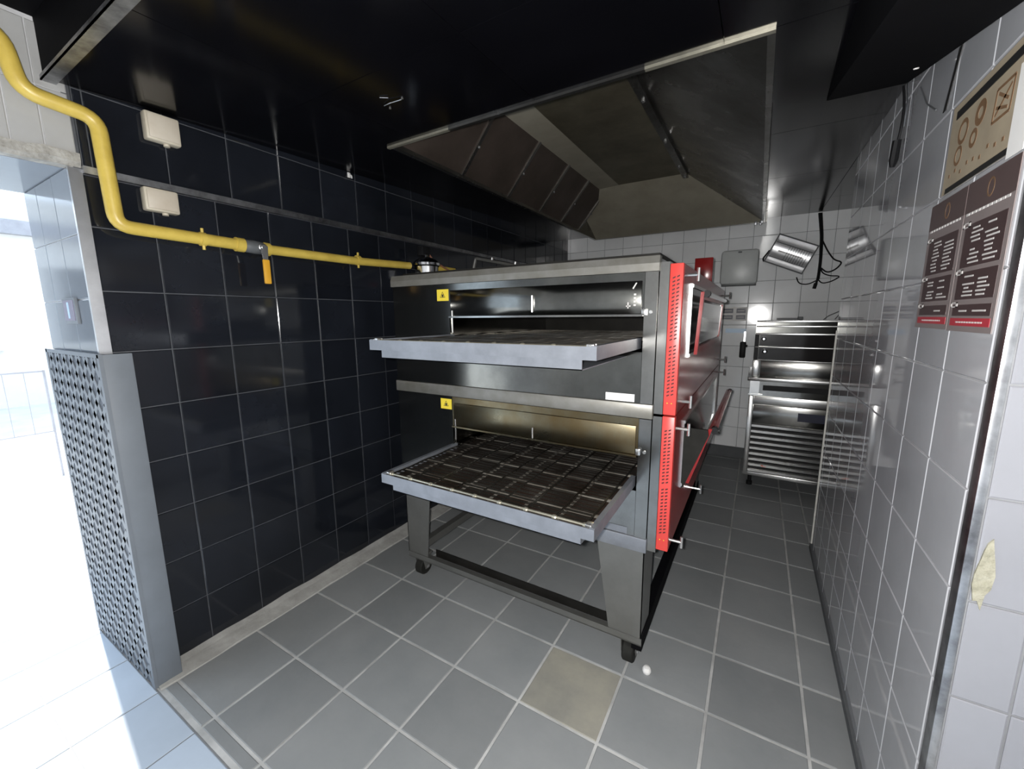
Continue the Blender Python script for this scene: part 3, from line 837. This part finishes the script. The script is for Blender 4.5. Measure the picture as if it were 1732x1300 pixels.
# little white hook by the ceiling, and the ceiling screws
hk = thing('wall_hook', 'tiny white hook on the black wall just under the ceiling', 'hook', (0.012, 0.87, 2.14))
boxes('plate', 'paper', [(0.012, 0.018, 0.862, 0.878, 2.135, 2.160)], hk, bevel=0.001)
tube('prong', 'paper', [(0.018, 0.87, 2.150), (0.034, 0.87, 2.142), (0.036, 0.87, 2.128)], 0.004, hk, seg=6, bend=0.006)
ck = thing('ceiling_hook', 'small bright wire hook with two screws in the black ceiling', 'hook', (0.76, 0.46, ceil_z(0.46)))
zc = ceil_z(0.46)
tube('wire', 'worn_aluminium', [(0.735, 0.462, zc - 0.004), (0.77, 0.455, zc - 0.007), (0.82, 0.462, zc - 0.005)], 0.0015, ck, seg=6)
tube('wire', 'worn_aluminium', [(0.765, 0.415, zc - 0.004), (0.79, 0.430, zc - 0.005)], 0.0015, ck, seg=6)
for (x, y) in ((0.735, 0.49), (0.823, 0.463)):
    lathe('screw', 'bright_steel', [(0.0045, 0), (0.0045, 0.005)], (x, y, ceil_z(y) + 0.001), (0, 0, -1), ck, seg=8)

# ------------------------------------------------------------------ guard plate at the doorway
gd = thing('guard_plate', 'grey diamond-pattern metal guard plate wrapped round the doorway corner', 'guard plate', (0.03, -0.22, 0.0))
boxes('sheet', 'plate_dark', [(-0.552, 0.068, -0.222, -0.205, 0.004, 1.284)], gd)
boxes('flange', 'plate_metal', [(0.056, 0.070, -0.222, -0.138, 0.004, 1.284)], gd, bevel=0.002)
boxes('flange_back', 'plate_metal', [(0.001, 0.058, -0.142, -0.138, 0.034, 1.280)], gd)
boxes('edge_frame', 'plate_metal', [(-0.556, -0.535, -0.226, -0.203, 0.004, 1.284), (0.050, 0.071, -0.226, -0.215, 0.004, 1.284), (-0.552, 0.068, -0.226, -0.215, 1.272, 1.286)], gd)
bm = bmesh.new()
px_, pz_ = 0.084, 0.092
x0, x1, z0, z1 = -0.535, 0.052, 0.006, 1.272
def clip_seg(a, b):
    (xa, za), (xb, zb) = a, b
    t0, t1 = 0.0, 1.0
    for (p, q) in ((-(xb - xa), xa - x0), (xb - xa, x1 - xa), (-(zb - za), za - z0), (zb - za, z1 - za)):
        if abs(p) < 1e-9:
            if q < 0: return None
        else:
            r = q / p
            if p < 0: t0 = max(t0, r)
            else: t1 = min(t1, r)
    if t0 >= t1: return None
    return ((xa + (xb - xa) * t0, za + (zb - za) * t0), (xa + (xb - xa) * t1, za + (zb - za) * t1))
nn = int((x1 - x0) / px_ + (z1 - z0) / pz_) + 2
for s in (1, -1):
    for k in range(-2, nn + 1):
        xs_ = x0 + k * px_ if s == -1 else x1 - k * px_
        H = z1 - z0
        seg_ = clip_seg((xs_, z0), (xs_ + s * H / pz_ * px_, z1))
        if not seg_: continue
        (ax, az), (bx, bz) = seg_
        d = Vector((bx - ax, bz - az)).normalized(); w = Vector((-d.y, d.x)) * 0.011
        bm_prism(bm, [(ax + w.x, -0.222, az + w.y), (bx + w.x, -0.222, bz + w.y), (bx - w.x, -0.222, bz - w.y), (ax - w.x, -0.222, az - w.y)], (0, -0.003, 0))
obj('diamond_ribs', bm, 'plate_metal', gd, kind='stuff')

# small framed switch plate on the jamb
sw = thing('switch_plate', 'small square switch plate with a purple face on the pale door jamb', 'switch', (-0.21, -0.203, 1.38))
boxes('frame', 'plate_metal', [(-0.275, -0.135, -0.213, -0.203, 1.385, 1.478)], sw, bevel=0.002)
boxes('face', 'purple_film', [(-0.262, -0.150, -0.2145, -0.2125, 1.397, 1.470)], sw)
boxes('rocker', 'label_sky', [(-0.212, -0.200, -0.2165, -0.2140, 1.405, 1.462)], sw)

# ------------------------------------------------------------------ posters on the right wall
def flat(bm, y0, y1, z0, z1, d0, d1):
    bm_box(bm, XR - d1, XR - d0, y0, y1, z0, z1)
def poster(ya, yb_, z0, z1, label, seed):
    """ya far edge (large Y), yb_ near edge"""
    rnd = random.Random(seed)
    t = thing('poster', label, 'poster', (XR, (ya + yb_) / 2, z0), 'brown price posters')
    w = ya - yb_; h = z1 - z0
    Y = lambda u: ya - w * u          # u: 0 left .. 1 right as read
    Z = lambda v: z1 - h * v          # v: 0 top .. 1 bottom
    def rect(name, m, lst, d0, d1):
        bm = bmesh.new()
        for (u0, u1, v0, v1) in lst: flat(bm, Y(u1), Y(u0), Z(v1), Z(v0), d0, d1)
        return obj(name, bm, m, t)
    rect('sheet', 'poster_taupe', [(0, 1, 0, 1)], 0.0003, 0.0016)
    rect('header', 'poster_brown', [(0, 1, 0, 0.20)], 0.0016, 0.0021)
    rect('title_line', 'ink_white', [(0.06 + 0.08 * i, 0.12 + 0.08 * i, 0.205, 0.220) for i in range(11)], 0.0016, 0.0024)
    # faint emblem in the header
    bm = bmesh.new()
    for k in range(16):
        a0, a1 = 2 * math.pi * k / 16, 2 * math.pi * (k + 1) / 16
        cy_, cz_ = Y(0.52), Z(0.10); ro, ri = 0.019, 0.015
        bm_prism(bm, [(XR - 0.0021, cy_ + ro * 0.8 * math.cos(a0), cz_ + ro * math.sin(a0)), (XR - 0.0021, cy_ + ro * 0.8 * math.cos(a1), cz_ + ro * math.sin(a1)),
                      (XR - 0.0021, cy_ + ri * 0.8 * math.cos(a1), cz_ + ri * math.sin(a1)), (XR - 0.0021, cy_ + ri * 0.8 * math.cos(a0), cz_ + ri * math.sin(a0))], (-0.0004, 0, 0))
    obj('emblem', bm, 'ink_brown', t)
    panels = [(0.09, 0.93, 0.285, 0.570, 9), (0.09, 0.93, 0.600, 0.785, 6), (0.09, 0.93, 0.820, 0.895, 1)]
    rect('panel', 'poster_dark', [(a, b, c, d) for a, b, c, d, n_ in panels], 0.0016, 0.0021)
    lines = []
    for a, b, c, d, n_ in panels:
        for i in range(n_):
            v = c + 0.022 + (d - c - 0.035) * (i + 0.5) / n_
            for (ua, ub) in ((0.24, 0.50), (0.56, 0.86)):
                e = ub - rnd.uniform(0.0, 0.12)
                s = ua + rnd.uniform(0.0, 0.05)
                if rnd.random() < 0.12: continue
                lines.append((s, e, v - 0.0055, v + 0.0055))
    rect('text_line', 'ink_white', lines, 0.0021, 0.0025)['kind'] = 'stuff'
    tabs = []
    for a, b, c, d, n_ in panels:
        tabs += [(0.03, 0.20, c - 0.018, c - 0.010), (0.03, 0.20, c + 0.010, c + 0.018), (0.03, 0.06, c - 0.018, c + 0.018), (0.16, 0.20, c - 0.018, c + 0.018)]
    rect('section_tab', 'ink_white', tabs, 0.0021, 0.0030)
    rect('red_strip', 'print_red', [(0.07, 0.95, 0.910, 0.962)], 0.0016, 0.0022)
    rect('strip_text', 'ink_white', [(0.22 + 0.06 * i, 0.265 + 0.06 * i, 0.932, 0.942) for i in range(10)], 0.0022, 0.0026)
    return t
poster(0.878, 0.655, 1.361, 1.676, 'brown price poster with red strip, farther of two on the right wall', 3)
poster(0.652, 0.436, 1.359, 1.676, 'brown price poster with red strip, nearer of two beside the metal corner', 5)

# beige chart above
bc = thing('food_chart', 'stained beige chart with brown ring drawings and black bars above the brown posters', 'poster', (XR, 0.64, 1.69))
bm = bmesh.new(); flat(bm, 0.478, 0.824, 1.690, 1.893, 0.0003, 0.0016); obj('sheet', bm, 'poster_beige', bc)
bm = bmesh.new(); flat(bm, 0.478, 0.800, 1.690, 1.702, 0.0016, 0.0030); obj('bottom_bar', bm, 'print_black', bc)
bm = bmesh.new(); flat(bm, 0.478, 0.795, 1.858, 1.876, 0.0016, 0.0030); obj('top_bar', bm, 'print_black', bc)
def ring(cy_, cz_, ro, ri, name):
    bm = bmesh.new()
    for k in range(18):
        a0, a1 = 2 * math.pi * k / 18, 2 * math.pi * (k + 1) / 18
        bm_prism(bm, [(XR - 0.0016, cy_ + ro * math.cos(a0), cz_ + ro * math.sin(a0)), (XR - 0.0016, cy_ + ro * math.cos(a1), cz_ + ro * math.sin(a1)),
                      (XR - 0.0016, cy_ + ri * math.cos(a1), cz_ + ri * math.sin(a1)), (XR - 0.0016, cy_ + ri * math.cos(a0), cz_ + ri * math.sin(a0))], (-0.0005, 0, 0))
    obj(name, bm, 'ink_brown', bc)
ring(0.742, 1.815, 0.028, 0.019, 'ring_drawing'); ring(0.752, 1.765, 0.022, 0.015, 'ring_drawing')
ring(0.655, 1.822, 0.026, 0.012, 'ring_drawing'); ring(0.675, 1.778, 0.020, 0.011, 'ring_drawing')
bm = bmesh.new()
for (a, b) in (((0.59, 1.775), (0.52, 1.775)), ((0.52, 1.775), (0.515, 1.835)), ((0.515, 1.835), (0.585, 1.835)), ((0.585, 1.835), (0.59, 1.775)),
               ((0.58, 1.785), (0.525, 1.825)), ((0.58, 1.80), (0.53, 1.785)), ((0.575, 1.825), (0.53, 1.80))):
    d = Vector((b[0] - a[0], b[1] - a[1])).normalized(); w = Vector((-d.y, d.x)) * 0.003
    bm_prism(bm, [(XR - 0.0016, a[0] + w.x, a[1] + w.y), (XR - 0.0016, b[0] + w.x, b[1] + w.y), (XR - 0.0016, b[0] - w.x, b[1] - w.y), (XR - 0.0016, a[0] - w.x, a[1] - w.y)], (-0.0005, 0, 0))
obj('box_drawing', bm, 'ink_brown', bc)
bm = bmesh.new()
for k in range(9):
    y = 0.79 - k * 0.033; z = 1.725 + 0.006 * math.sin(k * 2.3)
    flat(bm, y - 0.005, y + 0.004, z, z + 0.008, 0.0016, 0.0021)
obj('small_marks', bm, 'ink_brown', bc)
# white paper slip by the corner
tag(boxes('paper_slip', 'paper', [(XR - 0.0045, XR - 0.0035, 0.432, 0.492, 1.679, 1.84)]), 'white paper slip taped over the end of the beige chart', 'paper')
# black tape, hanging lead
bm = bmesh.new(); bm_prism(bm, [(XR - 0.0005, 0.832, 2.045), (XR - 0.0005, 0.856, 2.045), (XR - 0.0005, 0.912, 1.918), (XR - 0.0005, 0.890, 1.918)], (-0.0015, 0, 0))
tag(obj('black_tape', bm, 'print_black'), 'strip of black tape hanging down the wall above the beige chart', 'tape')
cb = thing('hanging_lead', 'thin black lead with a plug hanging on the right wall', 'cable', (XR - 0.01, 1.31, 1.91))
tube('lead', 'black_plastic', [(XR - 0.012, 1.335, 2.166), (XR - 0.010, 1.30, 2.10), (XR - 0.010, 1.295, 2.03), (XR - 0.012, 1.315, 1.98)], 0.004, cb, seg=6, bend=0.03)
tube('lead', 'worn_aluminium', [(XR - 0.006, 1.315, 2.166), (XR - 0.006, 1.28, 2.09), (XR - 0.006, 1.285, 2.02)], 0.002, cb, seg=6, bend=0.03)
tube('plug', 'black_plastic', [(XR - 0.014, 1.312, 1.99), (XR - 0.014, 1.330, 1.93), (XR - 0.014, 1.335, 1.908)], [0.012, 0.013, 0.007], cb, seg=8)
tag(tube('loose_wire', 'slate', [(XR - 0.004, 1.155, 2.085), (XR - 0.004, 1.06, 2.00), (XR - 0.004, 0.965, 1.947)], 0.002, seg=6), 'short loose grey wire on the wall between lead and tape', 'wire')

# ------------------------------------------------------------------ refrigerated prep unit in the back niche
FX0, FX1, FY0, FY1 = 1.925, 3.02, 3.05, 3.78
fr = thing('prep_fridge', 'stainless refrigerated prep counter with louvred base standing by the back wall', 'fridge', (2.46, 3.4, 0.0))
boxes('body', 'steel', [(FX0, FX1, FY0 + 0.02, FY1, 0.11, 0.885)], fr)
for (x, y) in ((FX0 + 0.05, FY0 + 0.08), (FX1 - 0.05, FY0 + 0.08), (FX0 + 0.05, FY1 - 0.08), (FX1 - 0.05, FY1 - 0.08)):
    lathe('foot', 'black_plastic', [(0.022, 0), (0.022, 0.03), (0.014, 0.035), (0.014, 0.112)], (x, y, 0), (0, 0, 1), fr, seg=12)
boxes('worktop', 'bright_steel', [(FX0 - 0.025, FX1, FY0 - 0.015, FY1, 0.885, 0.915)], fr, bevel=0.006)
boxes('handle_slot', 'black_plastic', [(FX0 + 0.085, FX1 - 0.03, FY0 + 0.012, FY0 + 0.0205, 0.812, 0.852)], fr)
boxes('corner_bracket', 'bright_steel', [(FX0 - 0.004, FX0 + 0.060, FY0 + 0.004, FY0 + 0.021, 0.775, 0.885), (FX0 - 0.012, FX0 + 0.085, FY0, FY0 + 0.021, 0.770, 0.780)], fr)
dr_ = boxes('drawer_front', 'bright_steel', [(FX0 + 0.005, FX1 - 0.005, FY0 + 0.004, FY0 + 0.021, 0.700, 0.765)], fr, bevel=0.003)
boxes('front_panel', 'steel', [(FX0 + 0.005, FX1 - 0.005, FY0 + 0.006, FY0 + 0.021, 0.545, 0.695)], fr, bevel=0.003)
boxes('display', 'label_blue', [(FX0 + 0.33, FX0 + 0.56, FY0 + 0.002, FY0 + 0.007, 0.590, 0.655)], fr)
boxes('side_edge', 'bright_steel', [(FX0 - 0.006, FX0 + 0.030, FY0 - 0.004, FY0 + 0.03, 0.105, 0.765)], fr, bevel=0.004)
boxes('louvre_back', 'black_plastic', [(FX0 + 0.03, FX1 - 0.03, FY0 + 0.014, FY0 + 0.0205, 0.13, 0.54)], fr)
for k in range(9):
    z = 0.142 + k * 0.0465
    bm = bmesh.new()
    bm_prism(bm, [(FX0 + 0.03, FY0 + 0.014, z + 0.030), (FX0 + 0.03, FY0 - 0.004, z + 0.018), (FX0 + 0.03, FY0 - 0.004, z), (FX0 + 0.03, FY0 + 0.003, z)], (FX1 - FX0 - 0.06, 0, 0))
    obj('louvre', bm, 'bright_steel', fr)
boxes('bottom_rail', 'bright_steel', [(FX0, FX1, FY0 - 0.002, FY0 + 0.03, 0.105, 0.135)], fr, bevel=0.003)
boxes('red_mark', 'red_ink', [(FX0 + 0.12, FX0 + 0.135, FY0 - 0.0055, FY0 - 0.004, 0.196, 0.206), (FX0 + 0.13, FX0 + 0.155, FY0 - 0.0055, FY0 - 0.004, 0.192, 0.196)], fr)
# raised topping rail above the worktop
boxes('upper_body', 'dark_steel', [(FX0 + 0.004, FX1, FY0 + 0.035, FY1, 0.915, 1.350)], fr)
boxes('upper_front', 'steel', [(FX0 + 0.055, FX1, FY0 + 0.020, FY0 + 0.036, 0.915, 1.045)], fr, bevel=0.003)
boxes('upper_bracket', 'bright_steel', [(FX0 + 0.0, FX0 + 0.050, FY0 + 0.012, FY0 + 0.036, 0.918, 1.050)], fr, bevel=0.004)
boxes('black_edge', 'black_plastic', [(FX0 + 0.002, FX0 + 0.032, FY0 + 0.010, FY0 + 0.036, 1.055, 1.250)], fr)
boxes('sneeze_panel', 'glass_dark', [(FX0 + 0.034, FX1, FY0 + 0.016, FY0 + 0.036, 1.055, 1.150)], fr)
boxes('sneeze_panel', 'glass_dark', [(FX0 + 0.034, FX1, FY0 + 0.016, FY0 + 0.036, 1.160, 1.250)], fr)
for (z, th, d) in ((1.050, 0.006, 0.006), (1.152, 0.009, 0.014), (1.254, 0.014, 0.016), (1.312, 0.012, 0.010), (1.350, 0.016, 0.004)):
    boxes('trim_bar', 'bright_steel', [(FX0 + 0.006, FX1, FY0 - d + 0.014, FY0 + 0.037, z - th / 2, z + th / 2)], fr, bevel=0.002)
for (x, z, r) in ((FX0 + 0.062, 1.215, 0.016), (FX0 + 0.075, 1.118, 0.018)):
    lathe('knob', 'chrome', [(r, 0), (r, 0.008), (r * 0.5, 0.016)], (x, FY0 + 0.016, z), (0, -1, 0), fr, seg=14)  # chrome discs that stand in for flash glints on the curved metal
# things lying on top of it
tg = thing('tongs', 'flat grey metal tongs lying on top of the prep counter', 'tongs', (2.16, 3.2, 1.358))
for dx in (0, 0.012):
    boxes('arm', 'slate', [(2.06, 2.21, 3.10 + dx * 3, 3.118 + dx * 3, 1.359 + dx * 0.8, 1.365 + dx * 0.8)], tg)
boxes('hinge', 'slate', [(2.195, 2.225, 3.10, 3.155, 1.359, 1.384)], tg, bevel=0.002)
wr_ = thing('wire_stand', 'thin bent wire holder at the right end of the prep counter top', 'wire holder', (2.42, 3.3, 1.358))
tube('wire', 'slate', [(2.37, 3.3, 1.360), (2.40, 3.3, 1.39), (2.485, 3.3, 1.435), (2.44, 3.3, 1.362)], 0.0025, wr_, seg=6, bend=0.01)

# ------------------------------------------------------------------ things on the back wall
ds = thing('towel_dispenser', 'rounded grey plastic towel dispenser on the white back wall', 'dispenser', (1.75, YB, 1.675))
boxes('housing', 'grey_plastic', [(1.598, 1.902, YB - 0.13, YB, 1.678, 1.985)], ds, bevel=0.028)
boxes('backplate', 'slate', [(1.606, 1.894, YB - 0.02, YB, 1.668, 1.70)], ds, bevel=0.004)
boxes('lock', 'slate', [(1.735, 1.765, YB - 0.134, YB - 0.128, 1.955, 1.968)], ds)

# floodlight: a tilted open reflector
fl_o = thing('floodlight', 'silver halogen floodlight hanging crookedly on the white back wall', 'lamp', (2.12, YB, 1.92))
ANG = math.radians(-24)
def fp_(u, v, d):   # u right, v up, d out from the wall
    return (2.134 + u * math.cos(ANG) - v * math.sin(ANG), YB - 0.02 - d, 1.918 + u * math.sin(ANG) + v * math.cos(ANG))
bm = bmesh.new()
W_, H_ = 0.160, 0.125
ringo = [(-W_, -H_), (W_, -H_), (W_, H_), (-W_, H_)]
for i in range(4):
    a, b = ringo[i], ringo[(i + 1) % 4]
    ai, bi = (a[0] * 0.94, a[1] * 0.92), (b[0] * 0.94, b[1] * 0.92)
    v = [bm.verts.new(fp_(*p, d)) for p, d in ((a, 0.10), (b, 0.10), (bi, 0.10), (ai, 0.10))]
    w = [bm.verts.new(fp_(*p, d)) for p, d in ((a, 0.085), (b, 0.085), (bi, 0.085), (ai, 0.085))]
    for q in ((0, 1, 2, 3),): bm.faces.new([v[k] for k in q]); bm.faces.new([w[k] for k in q][::-1])
    bm.faces.new((v[0], v[1], w[1], w[0])); bm.faces.new((v[2], v[3], w[3], w[2]))
obj('rim', bm, 'slate', fl_o)
bm = bmesh.new()
prof = [(-H_ * 0.92, 0.088), (-H_ * 0.75, 0.050), (-H_ * 0.42, 0.022), (0.0, 0.012), (H_ * 0.42, 0.022), (H_ * 0.75, 0.050), (H_ * 0.92, 0.088)]
rows = [[bm.verts.new(fp_(u, v, d)) for (v, d) in prof] for u in (-W_ * 0.94, W_ * 0.94)]
for i in range(len(prof) - 1): bm.faces.new((rows[0][i], rows[0][i + 1], rows[1][i + 1], rows[1][i]))
bm.faces.new(rows[0]); bm.faces.new(rows[1][::-1])
obj('reflector', bm, 'lamp_reflector', fl_o, smooth=True)
bm = bmesh.new()
bm_prism(bm, [fp_(-W_, -H_, 0.084), fp_(W_, -H_, 0.084), fp_(W_ * 0.8, -H_ * 0.6, 0.0), fp_(-W_ * 0.8, -H_ * 0.6, 0.0)], (0, 0.0, 0.004))
bm_prism(bm, [fp_(-W_, H_, 0.084), fp_(W_, H_, 0.084), fp_(W_ * 0.8, H_ * 0.6, 0.0), fp_(-W_ * 0.8, H_ * 0.6, 0.0)], (0, 0.0, -0.004))
obj('casing', bm, 'slate', fl_o)
tube('lamp_tube', 'paper', [fp_(-W_ * 0.62, 0, 0.040), fp_(W_ * 0.62, 0, 0.040)], 0.006, fl_o, seg=8)
bm = bmesh.new()
for k in range(9):
    u = -W_ * 0.5 + k * W_ * 0.12
    bm_tube(bm, [fp_(u + 0.05, -H_ * 0.55, 0.094), fp_(u + 0.05, H_ * 0.45, 0.094)], 0.0018, 5)
for v in (-H_ * 0.55, H_ * 0.45):
    bm_tube(bm, [fp_(-W_ * 0.9, v, 0.094), fp_(W_ * 0.9, v, 0.094)], 0.0025, 5)
obj('wire_guard', bm, 'slate', fl_o)
tube('mount', 'black_plastic', [fp_(-W_ * 1.02, -0.02, 0.05), fp_(-W_ * 1.12, -H_ * 0.80, 0.03), fp_(-W_ * 1.0, -H_ * 0.95, 0.05)], 0.007, fl_o, seg=8, bend=0.02)

cbl = thing('cable_bundle', 'bundle of black cables hanging in loops from the ceiling on the back wall', 'cable', (2.35, YB, 1.62))
def cab(pts, r=0.006): tube('cable', 'black_plastic', [(x, YB - 0.03 - d, z) for x, z, d in pts], r, cbl, seg=7, bend=0.05)
cab([(2.312, 2.245, 0), (2.340, 2.06, 0.01), (2.352, 1.86, 0.01), (2.350, 1.71, 0.01), (2.335, 1.62, 0.0)], 0.009)
cab([(2.326, 2.245, 0), (2.352, 2.05, 0), (2.360, 1.85, 0), (2.356, 1.70, 0.0)], 0.008)
cab([(2.352, 2.02, 0.01), (2.40, 1.92, 0.01), (2.45, 1.850, 0), (2.508, 1.832, 0), (2.47, 1.775, 0), (2.41, 1.748, 0), (2.365, 1.79, 0.01)], 0.006)
cab([(2.360, 1.80, 0.01), (2.375, 1.75, 0), (2.43, 1.722, 0), (2.512, 1.718, 0), (2.44, 1.672, 0), (2.38, 1.662, 0), (2.35, 1.70, 0.01)], 0.005)
cab([(2.345, 1.69, 0.01), (2.28, 1.655, 0.01), (2.215, 1.668, 0.02), (2.195, 1.72, 0.04)], 0.005)
tube('plug', 'black_plastic', [(2.340, YB - 0.035, 1.665), (2.331, YB - 0.035, 1.620)], 0.014, cbl, seg=8)

kn = thing('spatula', 'small spatula with a black handle hanging handle-down on the back wall', 'spatula', (1.83, YB, 1.0))
boxes('blade', 'bright_steel', [(1.831, 1.846, YB - 0.012, YB - 0.008, 1.125, 1.245)], kn)
boxes('handle', 'black_plastic', [(1.804, 1.856, YB - 0.030, YB, 0.996, 1.150)], kn, bevel=0.012)
boxes('thumb_rest', 'black_plastic', [(1.852, 1.868, YB - 0.024, YB - 0.006, 1.098, 1.122)], kn, bevel=0.003)
nt_ = thing('notice', 'white notice with four dark blue fields on the back wall', 'sign', (1.73, YB, 1.35))
boxes('sheet', 'paper', [(1.625, 1.845, YB - 0.0022, YB - 0.0006, 1.345, 1.475)], nt_)
for (x0, x1) in ((1.640, 1.725), (1.752, 1.830)):
    for (z0, z1) in ((1.418, 1.462), (1.360, 1.400)):
        f_ = boxes('field', 'label_blue', [(x0, x1, YB - 0.0030, YB - 0.0022, z0, z1)], nt_)
        boxes('print_line', 'ink_white', [(x0 + 0.01, x1 - 0.012, YB - 0.0035, YB - 0.0030, (z0 + z1) / 2 - 0.003, (z0 + z1) / 2 + 0.003)], f_)
stk = boxes('blue_sticker', 'label_sky', [(1.672, 1.845, YB - 0.0025, YB - 0.0006, 1.232, 1.272)])
tag(stk, 'light blue sticker on the back wall under the white notice', 'sticker')

# ------------------------------------------------------------------ outside the doorway
struct(boxes('floor', 'concrete_out', [(-9.0, -1.2, -9.0, 9.0, -0.30, -0.02), (-1.2, -0.56, -9.0, -2.75, -0.30, -0.02), (-1.2, -0.56, YS, 9.0, -0.30, -0.02)]), 'sunlit pale terrace outside the doorway')
rl_ = thing('railing', 'thin iron railing on the sunlit terrace outside', 'railing', (-3.5, -0.6, 0.0))
for (z, r) in ((0.955, 0.008), (0.405, 0.006)):
    tube('rail', 'iron', [(-3.5, -1.9, z), (-3.5, 0.28, z)], r, rl_, seg=6)
for k in range(18):
    y = 0.16 - k * 0.12
    tube('bar', 'iron', [(-3.5, y, 0.395), (-3.5, y, 0.957)], 0.0025, rl_, seg=5)
for y in (0.28, -1.9):
    tube('post', 'iron', [(-3.5, y, -0.02), (-3.5, y, 0.965)], 0.009, rl_, seg=6)
bl = thing('neighbour_house', 'pale sunlit house front far outside the doorway', 'building', (-8.6, 0, -0.02))
boxes('wall', 'facade', [(-9.0, -8.6, -7.0, 6.0, -0.02, 3.4)], bl)
boxes('ledge', 'iron', [(-8.62, -8.45, -7.0, 6.0, 2.78, 3.0)], bl)
for k in range(4):
    w_ = boxes('window', 'glass_dark', [(-8.62, -8.585, -5.6 + k * 2.6, -4.5 + k * 2.6, 1.0, 2.3)], bl)
    boxes('sill', 'facade', [(-8.60, -8.50, -5.7 + k * 2.6, -4.4 + k * 2.6, 0.93, 1.0)], w_)
